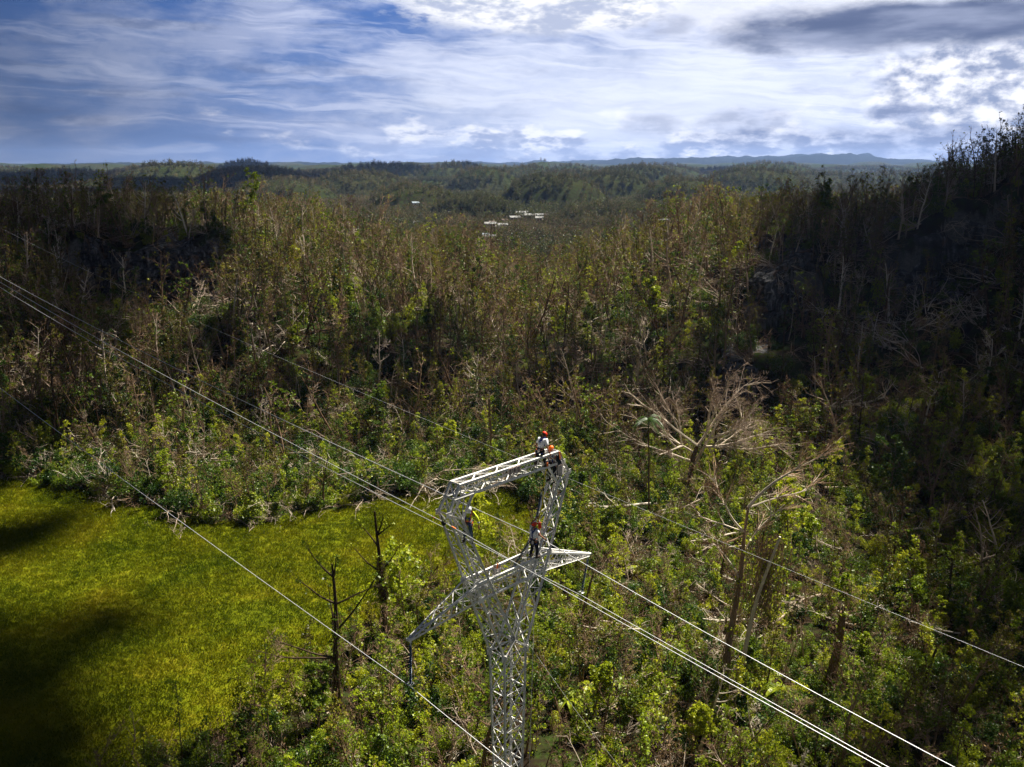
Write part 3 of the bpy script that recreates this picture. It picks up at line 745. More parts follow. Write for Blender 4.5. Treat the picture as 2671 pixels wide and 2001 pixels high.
def scatter_object(name, coll, P, rot, scl, idx, label, cat):
    """one object of kind stuff: points that carry copies of the shapes in coll"""
    me = bpy.data.meshes.new(name); n = len(P)
    me.vertices.add(n); me.vertices.foreach_set('co', np.asarray(P, np.float32).ravel())
    for nm, ty, arr, key in (('rot', 'FLOAT_VECTOR', rot, 'vector'), ('scl', 'FLOAT', scl, 'value'), ('idx', 'INT', idx, 'value')):
        a = me.attributes.new(nm, ty, 'POINT'); a.data.foreach_set(key, np.asarray(arr, np.int32 if ty == 'INT' else np.float32).ravel())
    me.update(); o = link(name, me)
    ng = bpy.data.node_groups.new(name + '_nodes', 'GeometryNodeTree')
    ng.interface.new_socket('Geometry', in_out='INPUT', socket_type='NodeSocketGeometry'); ng.interface.new_socket('Geometry', in_out='OUTPUT', socket_type='NodeSocketGeometry')
    nn = ng.nodes; gi = nn.new('NodeGroupInput'); go = nn.new('NodeGroupOutput')
    ip = nn.new('GeometryNodeInstanceOnPoints'); ci = nn.new('GeometryNodeCollectionInfo')
    ci.inputs['Collection'].default_value = coll; ci.inputs['Separate Children'].default_value = True; ci.inputs['Reset Children'].default_value = True
    ip.inputs['Pick Instance'].default_value = True
    def attr(nm, dt):
        a = nn.new('GeometryNodeInputNamedAttribute'); a.data_type = dt; a.inputs[0].default_value = nm
        return next(s for s in a.outputs if s.enabled and s.name == 'Attribute')
    e = nn.new('FunctionNodeEulerToRotation')
    L = ng.links.new
    L(gi.outputs[0], ip.inputs['Points']); L(ci.outputs[0], ip.inputs['Instance']); L(attr('idx', 'INT'), ip.inputs['Instance Index'])
    L(attr('rot', 'FLOAT_VECTOR'), e.inputs[0]); L(e.outputs[0], ip.inputs['Rotation']); L(attr('scl', 'FLOAT'), ip.inputs['Scale']); L(ip.outputs[0], go.inputs[0])
    md = o.modifiers.new('copies', 'NODES'); md.node_group = ng
    return tag(o, label, cat, kind='stuff')

RNG = np.random.RandomState(7)
# horizon table for hiding what the land itself hides
_azs = np.arange(-36, 36.01, .4); _rs2 = np.unique(np.concatenate([np.arange(40, 320, 2.5), np.geomspace(320, 6000, 150)]))
_A, _R = np.meshgrid(np.radians(_azs), _rs2); _E = (hgt(_R * np.sin(_A), _R * np.cos(_A)) - 40) / _R
_ME = np.maximum.accumulate(_E, 0)
def visible(X, Y, top=12.0, marg=0.006):
    r = np.hypot(X, Y); a = np.degrees(np.arctan2(X, Y)); Z = hgt(X, Y)
    i = np.clip(np.searchsorted(_rs2, r * .985) - 1, 0, len(_rs2) - 1); j = np.clip(np.round((a + 36) / .4).astype(int), 0, len(_azs) - 1)
    ok = (Z + top - 40) / r > _ME[i, j] - marg
    sx, sy, d = screen(X, Y, Z + top * .5)
    ex = 350 + 40000 / np.maximum(d, 30)
    return ok & (sx > -ex) & (sx < 2671 + ex) & (sy < 2001 + 300 + 60000 / np.maximum(d, 30)) & (Y > 20)
def jitter(x0, x1, y0, y1, s):
    gx, gy = np.meshgrid(np.arange(x0, x1, s), np.arange(y0, y1, s)); gx = gx + (RNG.rand(*gx.shape) - .5) * s * 1.1; gy = gy + (RNG.rand(*gy.shape) - .5) * s * 1.1
    return gx.ravel(), gy.ravel()
def near_cliff(X, Y, tall=False):
    bad = np.zeros(X.shape, bool)
    for t0, t1, yc, z0, z1 in CLIFFS:
        t = X / Y; bad |= (t > t0 + .012) & (t < t1 - .012) & (Y > yc - (40 if tall and z1 > 20 else 22)) & (Y < yc + 3)
    return bad

# ------------------------------------------------------------------ where the plants stand
PL = []          # rows: kind, proto index, x, y, rotz, tilt x, tilt y, scale
def sow(kind, nproto, X, Y, smin, smax, tilt=.08, weights=None):
    n = len(X)
    idx = RNG.choice(nproto, n, p=weights) if weights is not None else RNG.randint(0, nproto, n)
    rz = RNG.rand(n) * 6.28; tx = RNG.randn(n) * tilt; ty = RNG.randn(n) * tilt; sc = (smin + (smax - smin) * RNG.rand(n)) * (.72 + .6 * fbm(X / 13 + 50, Y / 13, 2))
    for i in range(n): PL.append((kind, int(idx[i]), X[i], Y[i], rz[i], tx[i], ty[i], sc[i]))
def slope_line(X): return 118 + 0 * X

def patch(X, Y, o, s=22.0): return np.clip((fbm(X / s + 7 * o, Y / s + 3 * o, 3) - .30) * 2.4, .12, 1.1)
def thin(X, Y, keep): return X[keep], Y[keep]
def region(s, x0=-95, x1=115, y0=36, y1=125, top=4.0):
    X, Y = jitter(x0, x1, y0, y1, s); k = visible(X, Y, top) & ~in_meadow(X, Y); return X[k], Y[k]
edge_n = lambda X, Y, s=14.0, o=0: fbm(X / s + 31 * o, Y / s + 7 * o, 3)
# flat ground: low regrowth
X, Y = region(1.15); k = RNG.rand(len(X)) < 1.6 * (edge_n(X, Y, 9) - .08); sow('shrub', 5, *thin(X, Y, k), .55, 1.15, .15, [.26, .27, .13, .14, .20])
X, Y = region(2.5); k = RNG.rand(len(X)) < .95 * (edge_n(X, Y, 18, 2) + .15); sow('sapling', 4, *thin(X, Y, k), .75, 1.25, .12)
X, Y = region(3.4, top=8); k = (RNG.rand(len(X)) < .9 * edge_n(X, Y, 20, 3)) & (Y > 52) ; sow('sparse', 5, *thin(X, Y, k), .45, .8, .13)
X, Y = region(2.7, top=6); k = RNG.rand(len(X)) < .8; sow('bare', 4, *thin(X, Y, k), .25, .7, .35)
X, Y = region(6.5, top=8); k = (RNG.rand(len(X)) < .55) & (Y > 54); sow('leafy', 4, *thin(X, Y, k), .45, .8, .1)
X, Y = region(11.0, top=8); k = (RNG.rand(len(X)) < .6) & (Y > 60); sow('snag', 3, *thin(X, Y, k), .5, .9, .1)
X, Y = region(2.6); k = RNG.rand(len(X)) < .6; sow('brush', 5, *thin(X, Y, k), .4, 1.1, .3, [.27, .27, .16, .2, .1])
X, Y = region(4.4, top=5); k = (RNG.rand(len(X)) < patch(X, Y, 8, 12)) & (Y > 50); sow('draped', 4, *thin(X, Y, k), .35, .75, .12, [.2, .35, .05, .4])
X, Y = jitter(-75, 15, 98, 126, 5.5); k = visible(X, Y, 6) & ~in_meadow(X, Y) & (RNG.rand(len(X)) < .7); sow('draped', 4, *thin(X, Y, k), .5, .95, .12, [.3, .15, .15, .4])
X, Y = jitter(-85, 5, 100, 128, 3.6); k = visible(X, Y, 6) & ~in_meadow(X, Y) & (RNG.rand(len(X)) < .65); sow('brush', 5, *thin(X, Y, k), 1.0, 1.9, .3, [.15, .15, .1, .3, .3])
# thick green edge behind the meadow
X, Y = jitter(-80, 12, 94, 128, 1.8); k = visible(X, Y, 4) & ~in_meadow(X, Y); sow('shrub', 5, *thin(X, Y, k), .8, 1.5, .1, [.3, .15, .40, .10, .05])
X, Y = jitter(-80, 12, 96, 128, 5.0); k = visible(X, Y, 4) & ~in_meadow(X, Y) & (RNG.rand(len(X)) < .8); sow('brush', 5, *thin(X, Y, k), .9, 1.7, .1)
# slopes behind
def slope_pts(s, top=12, y0=118, y1=265):
    X, Y = jitter(-175, 175, y0, y1, s); k = visible(X, Y, top) & (~near_cliff(X, Y, top > 5) | (RNG.rand(len(X)) < (.12 if top > 5 else .5))); return X[k], Y[k]
X, Y = slope_pts(3.0); k = RNG.rand(len(X)) < .25 + patch(X, Y, 1); sow('pole', 5, *thin(X, Y, k), .5, .95, .10, [.25, .27, .20, .20, .08])
X, Y = slope_pts(3.8); k = RNG.rand(len(X)) < patch(X, Y, 2); sow('sparse', 5, *thin(X, Y, k), .5, 1.15, .12)
X, Y = slope_pts(4.4); k = RNG.rand(len(X)) < .55 + .8 * (edge_n(X, Y, 25, 4) - .45); sow('bare', 4, *thin(X, Y, k), .6, 1.4, .22)
X, Y = slope_pts(5.0); k = RNG.rand(len(X)) < .7 * patch(X, Y, 6, 16); sow('draped', 4, *thin(X, Y, k), .45, 1.25, .12, [.35, .12, .28, .25])
X, Y = slope_pts(7.5); k = RNG.rand(len(X)) < .20 + .9 * (edge_n(X, Y, 30, 5) - .35); sow('leafy', 4, *thin(X, Y, k), .5, .95, .08, [.25, .25, .35, .15])
X, Y = slope_pts(11.0); k = RNG.rand(len(X)) < .8; sow('snag', 3, *thin(X, Y, k), .8, 1.3, .08)
X, Y = slope_pts(2.9, 4); k = RNG.rand(len(X)) < .75; sow('shrub', 5, *thin(X, Y, k), .7, 1.4, .15, [.20, .08, .30, .12, .30])
X, Y = slope_pts(10.0, 12); k = RNG.rand(len(X)) < .75; sow('grand', 4, *thin(X, Y, k), .75, 1.15, .12)
X, Y = slope_pts(8.0, 12, 172, 245); k = RNG.rand(len(X)) < .7; sow('grand', 4, *thin(X, Y, k), .6, .95, .12)
X, Y = region(17.0, top=8, y0=62); k = RNG.rand(len(X)) < .55; sow('grand', 4, *thin(X, Y, k), .5, .8, .15)
X, Y = slope_pts(6.0, 6); k = RNG.rand(len(X)) < .5; sow('sapling', 4, *thin(X, Y, k), .9, 1.5, .1)
X, Y = slope_pts(4.2, 4); k = RNG.rand(len(X)) < .8; sow('brush', 5, *thin(X, Y, k), 1.0, 2.0, .35)

ZONES_FLAT = [(1000, 1620, "at the meadow's near edge"), (1500, 1620, 'around the tower foot'), (1950, 1620, 'under the right-hand wires'), (9999, 1620, 'in the lower right corner'),
              (1000, 0, "along the meadow's far edge"), (1500, 0, 'just behind the tower'), (1950, 0, 'before the wide dead tree'), (9999, 0, 'at the foot of the dark hill')]
def zone(sx, sy, y):
    if y < 122:
        for lim, low, tx in ZONES_FLAT:
            if sx < lim and sy > low: return tx
    for lim, tx in ((560, 'on the left-hand hill'), (930, 'on the slope behind the meadow'), (1500, 'on the middle slope'), (2000, 'left of the dark cliffs'), (9999, 'on the shaded right hill')):
        if sx < lim: return tx
LOOK = {'grand': ['large pale spreading bare tree', 'large brown sparse-leaved tree', 'large bleached bare tree', 'large half-leafy brown tree'],
        'draped': ['vine-smothered green tree', 'yellow-green leafy mound tree', 'tall dark vine-smothered tree', 'low green leaf mound tree'],
        'sparse': ['thin tree with green tufts', 'slim half-stripped green tree', 'tall dark-leaved stripped tree', 'small yellow-green stripped tree', 'nearly bare thin tree'],
        'pole': ['tall straight half-leafy tree', 'tall straight thin-leaved tree', 'tallest straight dark-leaved tree', 'straight almost bare tree', 'straight pale bare tree'],
        'bare': ['bare brown twiggy tree', 'small pale leafless tree', 'tall leafless brown tree', 'short whitish dead tree'],
        'snag': ['vine-hung snapped trunk', 'short dark vine-hung stump', 'tall snapped vine-hung trunk'],
        'leafy': ['full-crowned green tree', 'bright yellow-green leafy tree', 'dense dark green tree', 'short round green tree'],
        'sapling': ['slender yellow-green sapling', 'short green sapling', 'tall bright sapling', 'thin green sapling'],
        'shrub': ['mid-green leafy bush', 'yellow-green leafy bush', 'tall dark green bush', 'low thin green bush', 'dry brown twiggy bush']}
NAMES = {'grand': 'dead_tree', 'draped': 'leafy_tree', 'sparse': 'tree', 'pole': 'tree', 'bare': 'dead_tree', 'snag': 'broken_tree', 'leafy': 'leafy_tree', 'sapling': 'sapling', 'shrub': 'shrub'}
ORD = 'first second third fourth fifth sixth seventh eighth ninth tenth eleventh twelfth thirteenth fourteenth fifteenth sixteenth seventeenth eighteenth nineteenth twentieth'.split()
ORD += ['twenty-' + o for o in ORD[:9]] + ['thirtieth'] + ['thirty-' + o for o in ORD[:9]]
PARTS = {}
def parts_of(kind, i):
    if (kind, i) not in PARTS:
        T, Cc, tm, cm = (SHRUBS if kind == 'shrub' else TREES[kind])[i]
        PARTS[(kind, i)] = (T.mesh('trunk', tm), Cc.mesh('crown', cm) if Cc.F else None)
    return PARTS[(kind, i)]

def plant_all():
    n = len(PL); X = np.array([p[2] for p in PL]); Y = np.array([p[3] for p in PL]); Z = hgt(X, Y) - .12
    hh = {'grand': 12, 'draped': 6, 'pole': 12.5, 'sparse': 9, 'bare': 8, 'snag': 7, 'leafy': 7, 'sapling': 4.5, 'shrub': 2, 'brush': 1.5}
    H = np.array([hh[p[0]] * p[7] for p in PL]); sx, sy, d = screen(X, Y, Z + H * .6)
    inside = (sx > 20) & (sx < 2650) & (sy > 20) & (sy < 1985)
    size = H * H / d ** 2 * inside
    # whatever stands higher than what is in front of it counts as seen
    kinds = np.array([p[0] for p in PL])
    ind = set()
    for group, lim in ((('sparse', 'bare', 'snag', 'leafy', 'sapling', 'pole', 'draped', 'grand'), 270), (('shrub',), 298)):
        c = [i for i in np.argsort(-size) if kinds[i] in group and inside[i]][:lim]; ind |= set(c)
    rest = {}; fam = {}
    for i in ind:
        kind, pi_ = PL[i][0], PL[i][1]; fam.setdefault((kind, pi_, zone(sx[i], sy[i], Y[i])), []).append(i)
    LAB = {}
    for (kind, pi_, zn), mem in fam.items():
        mem.sort(key=lambda q: sx[q]); look = LOOK[kind][pi_]
        for q, i in enumerate(mem):
            how = 'the only one' if len(mem) == 1 else ('leftmost of those' if q == 0 else ('rightmost of those' if q == len(mem) - 1 else ORD[q] + ' from left of those'))
            LAB[i] = (look + ', ' + how + ' ' + zn, look + ' group ' + zn if False else (look.replace(' tree', ' trees') if 'tree' in look else look + 's') + ' ' + zn)
    for i, (kind, pi_, x, y, rz, tx, ty, sc) in enumerate(PL):
        if i in ind:
            lab, grp = LAB[i]; nm = NAMES[kind]; cat = 'bush' if kind == 'shrub' else 'tree'
            tm, cm = parts_of(kind, pi_)
            o = thing(nm, (x, y, Z[i]), lab, cat, grp)
            o.rotation_euler = (tx, ty, rz); o.scale = (sc, sc, sc)
            link('stems' if kind == 'shrub' else 'trunk', tm, o)
            if cm: link('foliage' if kind == 'shrub' else 'crown', cm, o)
        else:
            rest.setdefault(kind, []).append((x, y, Z[i], tx, ty, rz, sc, pi_))
    order = ['sparse', 'bare', 'snag', 'leafy', 'sapling', 'pole', 'draped', 'grand']; off = {}; meshes = []
    for k in order: off[k] = len(meshes); meshes += FULL[k]
    A = np.array([[*r[:7], r[7] + off[k]] for k in order for r in rest.get(k, [])])
    scatter_object('forest', family('forest_shape', meshes), A[:, :3], A[:, 3:6], A[:, 6], A[:, 7], 'wood of storm-stripped trees covering the slopes', 'forest')
    A = np.array(rest['shrub']); scatter_object('undergrowth', family('undergrowth_shape', FULL_SHRUB), A[:, :3], A[:, 3:6], A[:, 6], A[:, 7], 'green regrowth and low bushes between the trees', 'undergrowth')
    A = np.array(rest['brush']); scatter_object('fallen_branches', family('branch_shape', FULL_BRUSH), A[:, :3], A[:, 3:6], A[:, 6], A[:, 7], 'tangle of bare fallen branches lying through the brush', 'branches')
plant_all()

def plant_far():
    rows = []
    for y0, y1, s, smin, smax, w in ((265, 700, 4.8, .6, .95, None), (700, 1700, 8.0, .65, 1.05, None), (1700, 4000, 17, 1.0, 1.6, None)):
        X, Y = jitter(-.66 * y1, .66 * y1, y0, y1, s)
        k = (np.abs(X) < .66 * Y + 20) & (Y >= y0); X, Y = X[k], Y[k]
        k = visible(X, Y, 8 * smax, .003); X, Y = X[k], Y[k]
        if y0 < 700:                                          # keep the settlement in the valley open
            hs = np.array([[h[0], h[1]] for h in HOUSE_XY]); dm = np.min(np.hypot(X[:, None] - hs[None, :, 0], (Y[:, None] - hs[None, :, 1] + 6) * .55), axis=1); k = dm > 5.5; X, Y = X[k], Y[k]
        Z = hgt(X, Y) - .4; n = len(X); sc = smin + (smax - smin) * RNG.rand(n)
        g = fbm(X / 90, Y / 90, 3) + .25 * (RNG.rand(n) - .5)
        g = g + .10 * np.clip((620 - Y) / 200, 0, 1); idx = np.where(g > .54, 2, np.where(g > .46, 1, np.where(g > .38, 0, 3)))
        rows.append(np.stack([X, Y, Z, RNG.randn(n) * .05, RNG.randn(n) * .05, RNG.rand(n) * 6.28, sc, idx], 1))
    A = np.vstack(rows); print('far', len(A), 'near', len(PL))
    scatter_object('distant_forest', family('far_shape', FULL_FAR), A[:, :3], A[:, 3:6], A[:, 6], A[:, 7], 'distant woodland rolling over rounded limestone hills', 'forest')

def plant_grass():
    X, Y = jitter(-75, 14, 48, 114, .52); k = in_meadow(X, Y) & visible(X, Y, 1); X, Y = X[k], Y[k]; n = len(X)
    sc = .7 + .8 * RNG.rand(n) * (fbm(X / 5, Y / 5, 3) + .5); Z = hgt(X, Y) - .02
    scatter_object('meadow_grass', family('grass_shape', GRASS), np.stack([X, Y, Z], 1), np.stack([RNG.randn(n) * .1, RNG.randn(n) * .1, RNG.rand(n) * 6.28], 1), sc, RNG.randint(0, 3, n), 'rough green and yellow grass of the meadow', 'grass')
plant_grass()

# ------------------------------------------------------------------ plants that can be told apart
def special(name, pr, x, y, label, cat, rz=0.0, sc=1.0, tilt=(0, 0), group=None, z=None):
    T, Cc, tm, cm = pr
    zz = float(hgt(np.array([x]), np.array([y]))[0]) if z is None else z
    o = thing(name, (x, y, zz), label, cat, group); o.rotation_euler = (tilt[0], tilt[1], rz); o.scale = (sc,) * 3
    link('trunk', T.mesh('trunk', tm), o)
    if Cc.F: link('crown', Cc.mesh('crown', cm), o)
    return o

def big_dead_tree():
    rng = random.Random(5); T = MB(); Cc = MB()
    P, R = limb(rng, (0, 0, -.8), (.03, 0, 1), 7.4, .5, .26, 6, .10); T.tube(P, R, 8, 1)
    tips = [(-9.0, -1, 8.6, .26), (-7.2, 2, 4.8, .2), (-10.5, 1, 2.8, .22), (4.8, 0, 10.2, .34), (6.6, 2, 8.2, .24), (8.4, -1, 5.0, .24), (10.5, 0, .6, .22), (2.0, 1, 9.0, .22),
            (-3.0, 2, 7.0, .18), (12.0, 1, -1.4, .16), (-6.0, -3, .6, .2), (5.5, -4, 2.4, .2)]
    mains = []; tips = [(a, b, c, d * .78) for a, b, c, d in tips] + [(-4.5, 1, 9.4, .12), (3.0, -2, 11.0, .13), (7.5, -3, 6.8, .12), (-8.2, -2, 6.6, .11), (-5, 3, 3.2, .1), (9, 3, 3.0, .1)]
    for ti, (dx, dy, dz, r) in enumerate(tips):
        s = P[6 - ti % 4]; d = np.array([dx, dy, dz])
        if ti >= 5 and mains: s = min(mains, key=lambda q: np.linalg.norm(q - (P[5] + d * .3))); d = P[5] + d - s
        L = np.linalg.norm(d)
        Q, RR = limb(rng, s, d / L, L, r, .05, 9, .11, up=.02); mains += Q[2:5]; T.tube(Q, RR, 6, 0)
        for k in range(12):
            q = rng.randint(3, 9); d2 = unit(unit(Q[q] - Q[q - 1]) + rnd_dir(rng) * .55); l2 = L * rng.uniform(.15, .36)
            S, SR = limb(rng, Q[q], d2, l2, RR[q] * .6, .02, 5, .2); T.tube(S, SR, 4, 0)
            for j in range(5):
                e = S[rng.randint(1, 5)]; d3 = unit(d2 + rnd_dir(rng) * 1.0); A3, r3 = limb(rng, e, d3, l2 * rng.uniform(.3, .7), .024, .012, 3, .15); T.tube(A3, r3, 3, 2, False)
                for _ in range(4):
                    e2 = A3[rng.randint(1, 3)]; T.tube([e2, e2 + unit(d3 + rnd_dir(rng) * 1.0) * rng.uniform(.3, 1.1)], [.014, .009], 3, 2, False)
    for k in range(60):                                         # dead vines around the trunk
        c = P[rng.randint(2, 6)] + rnd_dir(rng) * .7; T.tube([c, c + np.array([rng.uniform(-.3, .3), rng.uniform(-.3, .3), -rng.uniform(1, 3)])], [.02, .012], 3, 2, False)
    return T, Cc, (M['bone'], M['bark'], M['pink_twig']), (M['leaf'],)
x_, y_ = flat(1800, 1275)
special('dead_tree', big_dead_tree(), x_, y_, 'huge wide-spreading dead tree with pale bare limbs in front of the dark cliff', 'tree', sc=.9)

def tall_fork_snag():
    rng = random.Random(8); T = MB(); Cc = MB()
    P, R = limb(rng, (0, 0, -.5), (-.02, 0, 1), 14.0, .30, .09, 8, .08); T.tube(P, R, 8, 1)
    for ai, (dx, dz, r, tw) in enumerate(((3.4, 4.9, .12, 12), (-2.9, 3.6, .09, 10), (.5, 1.8, .12, 0), (-1.2, 3.0, .07, 8), (4.4, 1.6, .07, 8), (-3.6, 1.0, .06, 8), (2.0, 4.2, .07, 8))):
        s = P[8 - ai % 4]; d = np.array([dx, rng.uniform(-1, 1), dz]); L = np.linalg.norm(d)
        Q, RR = limb(rng, s, d / L, L, r, .03, 7, .14); T.tube(Q, RR, 5, 0)
        for k in range(tw):
            q = rng.randint(3, 7); S, SR = limb(rng, Q[q], unit(Q[q] - Q[q - 1]) + rnd_dir(rng) * .6, L * rng.uniform(.15, .4), .04, .01, 4, .2); T.tube(S, SR, 4, 0)
            for _ in range(10): e = S[rng.randint(1, 4)]; T.tube([e, e + unit(unit(S[-1] - S[0]) + rnd_dir(rng) * .5) * rng.uniform(.5, 1.3)], [.02, .01], 3, 2, False)
    P2, R2 = limb(rng, (.9, .2, -.5), (.10, 0, 1), 13, .2, .08, 8, .05); T.tube(P2, R2, 6, 0)
    for k in range(260):                                        # the hanging vine mass at the right
        c = np.array([rng.gauss(2.6, .55), rng.gauss(.2, .5), rng.uniform(7.0, 12.0)]); L = rng.uniform(1, 3.5)
        T.tube([c, c + np.array([rng.uniform(-.5, .2), rng.uniform(-.3, .3), -L * .5]), c + np.array([rng.uniform(-.9, .2), 0, -L])], [.028, .024, .015], 3, 2, False)
        if rng.random() < .5: tuft(rng, Cc, c - np.array([0, 0, rng.uniform(0, 2)]), .4, 6, .2, 0, 1.4)
    for k in range(170):
        q = rng.uniform(0, .95) * 8; c = P[int(q)] + rnd_dir(rng) * .45; T.tube([c, c + np.array([rng.uniform(-.3, .3), 0, -rng.uniform(1, 3)])], [.018, .01], 3, 2, False)
        if rng.random() < .3: tuft(rng, Cc, c, .3, 5, .18, 0)
    return T, Cc, (M['pale'], M['bark'], M['twig']), (M['leaf'],)
x_, y_ = flat(1893, 1800)
special('dead_tree', tall_fork_snag(), x_, y_, 'tall forked dead tree with dark trunk and a hanging mass of brown vines', 'tree', sc=1.1)

def ladder_snag(seed, H, arms, vines=220, leaves=14):
    rng = random.Random(seed); T = MB(); Cc = MB()
    P, R = limb(rng, (0, 0, -.5), (0, 0, 1), H + .5, .30, .08, 12, .045); T.tube(P, R, 6, 0)
    for (f, dx, dz, L) in arms:
        s = P[int(f * 12)]; d = unit(np.array([dx, rng.uniform(-.3, .3), dz])); Q, RR = limb(rng, s, d, L, .095, .02, 8, .12, up=.035); T.tube(Q, RR, 5, 0)
        for k in range(6):
            e = Q[rng.randint(3, 8)]; S, SR = limb(rng, e, d + rnd_dir(rng) * .7 + np.array([0, 0, .3]), L * rng.uniform(.12, .3), .02, .007, 3, .2); T.tube(S, SR, 3, 0, False)
            if rng.random() < .5: tuft(rng, Cc, S[-1], .28, leaves // 2, .17, 0)
    for k in range(vines):
        f = rng.uniform(.12, .75); c = P[int(f * 12)] + rnd_dir(rng) * .35; T.tube([c, c + np.array([rng.uniform(-.3, .3), rng.uniform(-.2, .2), -rng.uniform(.8, 2.4)])], [.016, .01], 3, 1, False)
        if rng.random() < .45: tuft(rng, Cc, c, .35, 6, .17, 0, 1.2)
    return T, Cc, (M['dark_bark'], M['twig']), (M['leaf'],)
x_, y_ = flat(884, 1872)
special('dead_tree', ladder_snag(3, 12.2, [(.92, -1, .8, 3.2), (.80, 1, .5, 3.6), (.80, -1, .5, 3.4), (.66, -.5, 1.4, 3.2), (.60, 1, .8, 6.2), (.46, -1, .35, 5.2), (.44, -1, -.05, 6.2), (.97, .4, 1, 1.6)]), x_, y_,
        'dark vine-wrapped dead tree with long bare side branches standing before the meadow', 'tree')
x_, y_ = flat(1010, 1690)
special('dead_tree', ladder_snag(6, 12.5, [(.9, .5, 1, 2.0), (.75, -.6, 1, 2.4), (.66, -1, .5, 3.0), (.6, .8, .8, 2.6), (.85, .9, .6, 1.5)], 380, 8), x_, y_,
        'narrow dark snag thick with dead vines between the meadow and the tower', 'tree')
x_, y_ = flat(2168, 1790)
special('broken_tree', make_tree(91, H=7.6, r=.42, nb=4, nsec=2, ntw=2, leafp=.4, trunk_sprout=40, up=.2, bl=.22, broken=True, vines=60, bark='bark'), x_, y_, 'thick trunk broken off jagged and draped in vines, right of the tall forked tree', 'tree')
x_, y_ = flat(1692, 1362)
special('palm_tree', make_palm(1, 12.5), x_, y_, 'single slim palm with a small dark tuft of fronds', 'palm')
x_, y_ = flat(350, 1975)
special('dead_tree', make_tree(93, H=3.6, r=.07, nb=5, nsec=2, ntw=2, leafp=0, up=1.0, bl=.4, bark='pale', twig='pale', wob=.2), x_, y_, 'small pale dead sapling at the bottom left of the meadow', 'tree')
for (sx, sy, H, nm, lab, sd, lf, cr) in ((1235, 1500, 7.8, 'leafy_tree', 'bright green young tree seen through the window of the tower', 101, 'leaf_bright', .34),
        (1060, 1660, 7.5, 'leafy_tree', 'bright green tree left of the tower, close above the left cross-arm', 102, 'leaf_bright', .36),
        (985, 1180, 7.5, 'leafy_tree', 'green bushy tree at the foot of the middle slope above the conductor', 103, 'leaf', .36),
        (1450, 1520, 5.5, 'leafy_tree', 'green sapling directly behind the right leg of the tower', 104, 'leaf', .34),
        (2050, 1430, 7.0, 'leafy_tree', 'broad green tree in the right-hand brush beyond the forked dead tree', 105, 'leaf_bright', .38),
        (2310, 1330, 8.0, 'leafy_tree', 'dark green tree at the foot of the shaded hill', 106, 'leaf_dark', .36)):
    x_, y_ = flat(sx, sy)
    special(nm, make_tree(sd, H=H, nb=13, nsec=5, ntw=3, leafp=.95, leafn=11, leafs=.22, tuftR=.42, trunk_sprout=10, leaf=lf, up=.75, bl=cr, r=.1), x_, y_, lab, 'tree')
for (t, y, H, lab, sd, lf) in ((.156, 152, 9.5, 'dense bright green tree halfway up the slope left of the dark cliff', 111, 'leaf_bright'),
        (-.283, 222, 15, 'tall windswept green tree rising above the left-hand ridge', 112, 'leaf'), (-.44, 205, 10, 'pale green tree on the left-hand ridge above the rock face', 113, 'leaf'),
        (.345, 176, 10, 'light green tree standing up against the sky on the right-hand ridge', 114, 'leaf'), (.43, 178, 10, 'green tree against the sky near the shoulder of the right-hand ridge', 115, 'leaf')):
    special('leafy_tree', make_tree(sd, H=H, nb=14, nsec=5, ntw=3, leafp=.9, leafn=12, leafs=.30, tuftR=.5, trunk_sprout=6, leaf=lf, up=.7, bl=.28), t * y, y, lab, 'tree')
for (sx, sy, H, rz, lab, sd) in ((1590, 1215, 9.0, 0, 'leaning bare pinkish tree just left of the palm', 121), (2330, 1500, 9.0, .5, 'pale bare tree with twisted limbs at the right', 122), (2560, 1560, 9.5, .2, 'dark crooked bare tree at the right edge', 123),
        (2420, 1380, 11, 0, 'tall thin bare tree before the shaded hill', 124), (540, 1245, 9, 0, 'bare forked tree behind the meadow edge', 125), (1860, 1330, 6, 0, 'broken bare tree below the wide dead tree', 126)):
    x_, y_ = flat(sx, sy)
    special('dead_tree', make_tree(sd, H=H, r=.16, nb=10, nsec=6, ntw=6, leafp=.04, up=.6, bl=.36, bark='pale' if sd % 2 else 'bark', wob=.16), x_, y_, lab, 'tree', rz)
# broad-leaved plants with pale glossy leaves
blp = make_broadleaf(1); blT, blC = blp[0].mesh('stalk', blp[2]), blp[1].mesh('leaves', blp[3])
BLX = [1690, 1660, 2010, 2030, 1960, 1590, 1620, 1720, 1681, 1750, 1540, 2080, 1700, 1790, 1480]
for i, (sx, sy) in enumerate([(1690, 1478), (1660, 1500), (2010, 1780), (2030, 1820), (1960, 1790), (1590, 1580), (1620, 1800), (1720, 1830), (1681, 1700), (1750, 1720), (1540, 1810), (2080, 1850), (1700, 1880), (1790, 1680), (1480, 1850)]):
    x_, y_ = flat(sx, sy); o = thing('broadleaf_plant', (x_, y_, float(hgt(np.array([x_]), np.array([y_]))[0])), ('large-leaved pale green plant, %s from left, low in the brush under the wires' % ORD[sorted(BLX).index(sx)]), 'plant', 'large-leaved plants under the wires', rz=i * 1.3)
    o.scale = (.8 + .1 * (i % 5),) * 3; link('stalk', blT, o); link('leaves', blC, o)
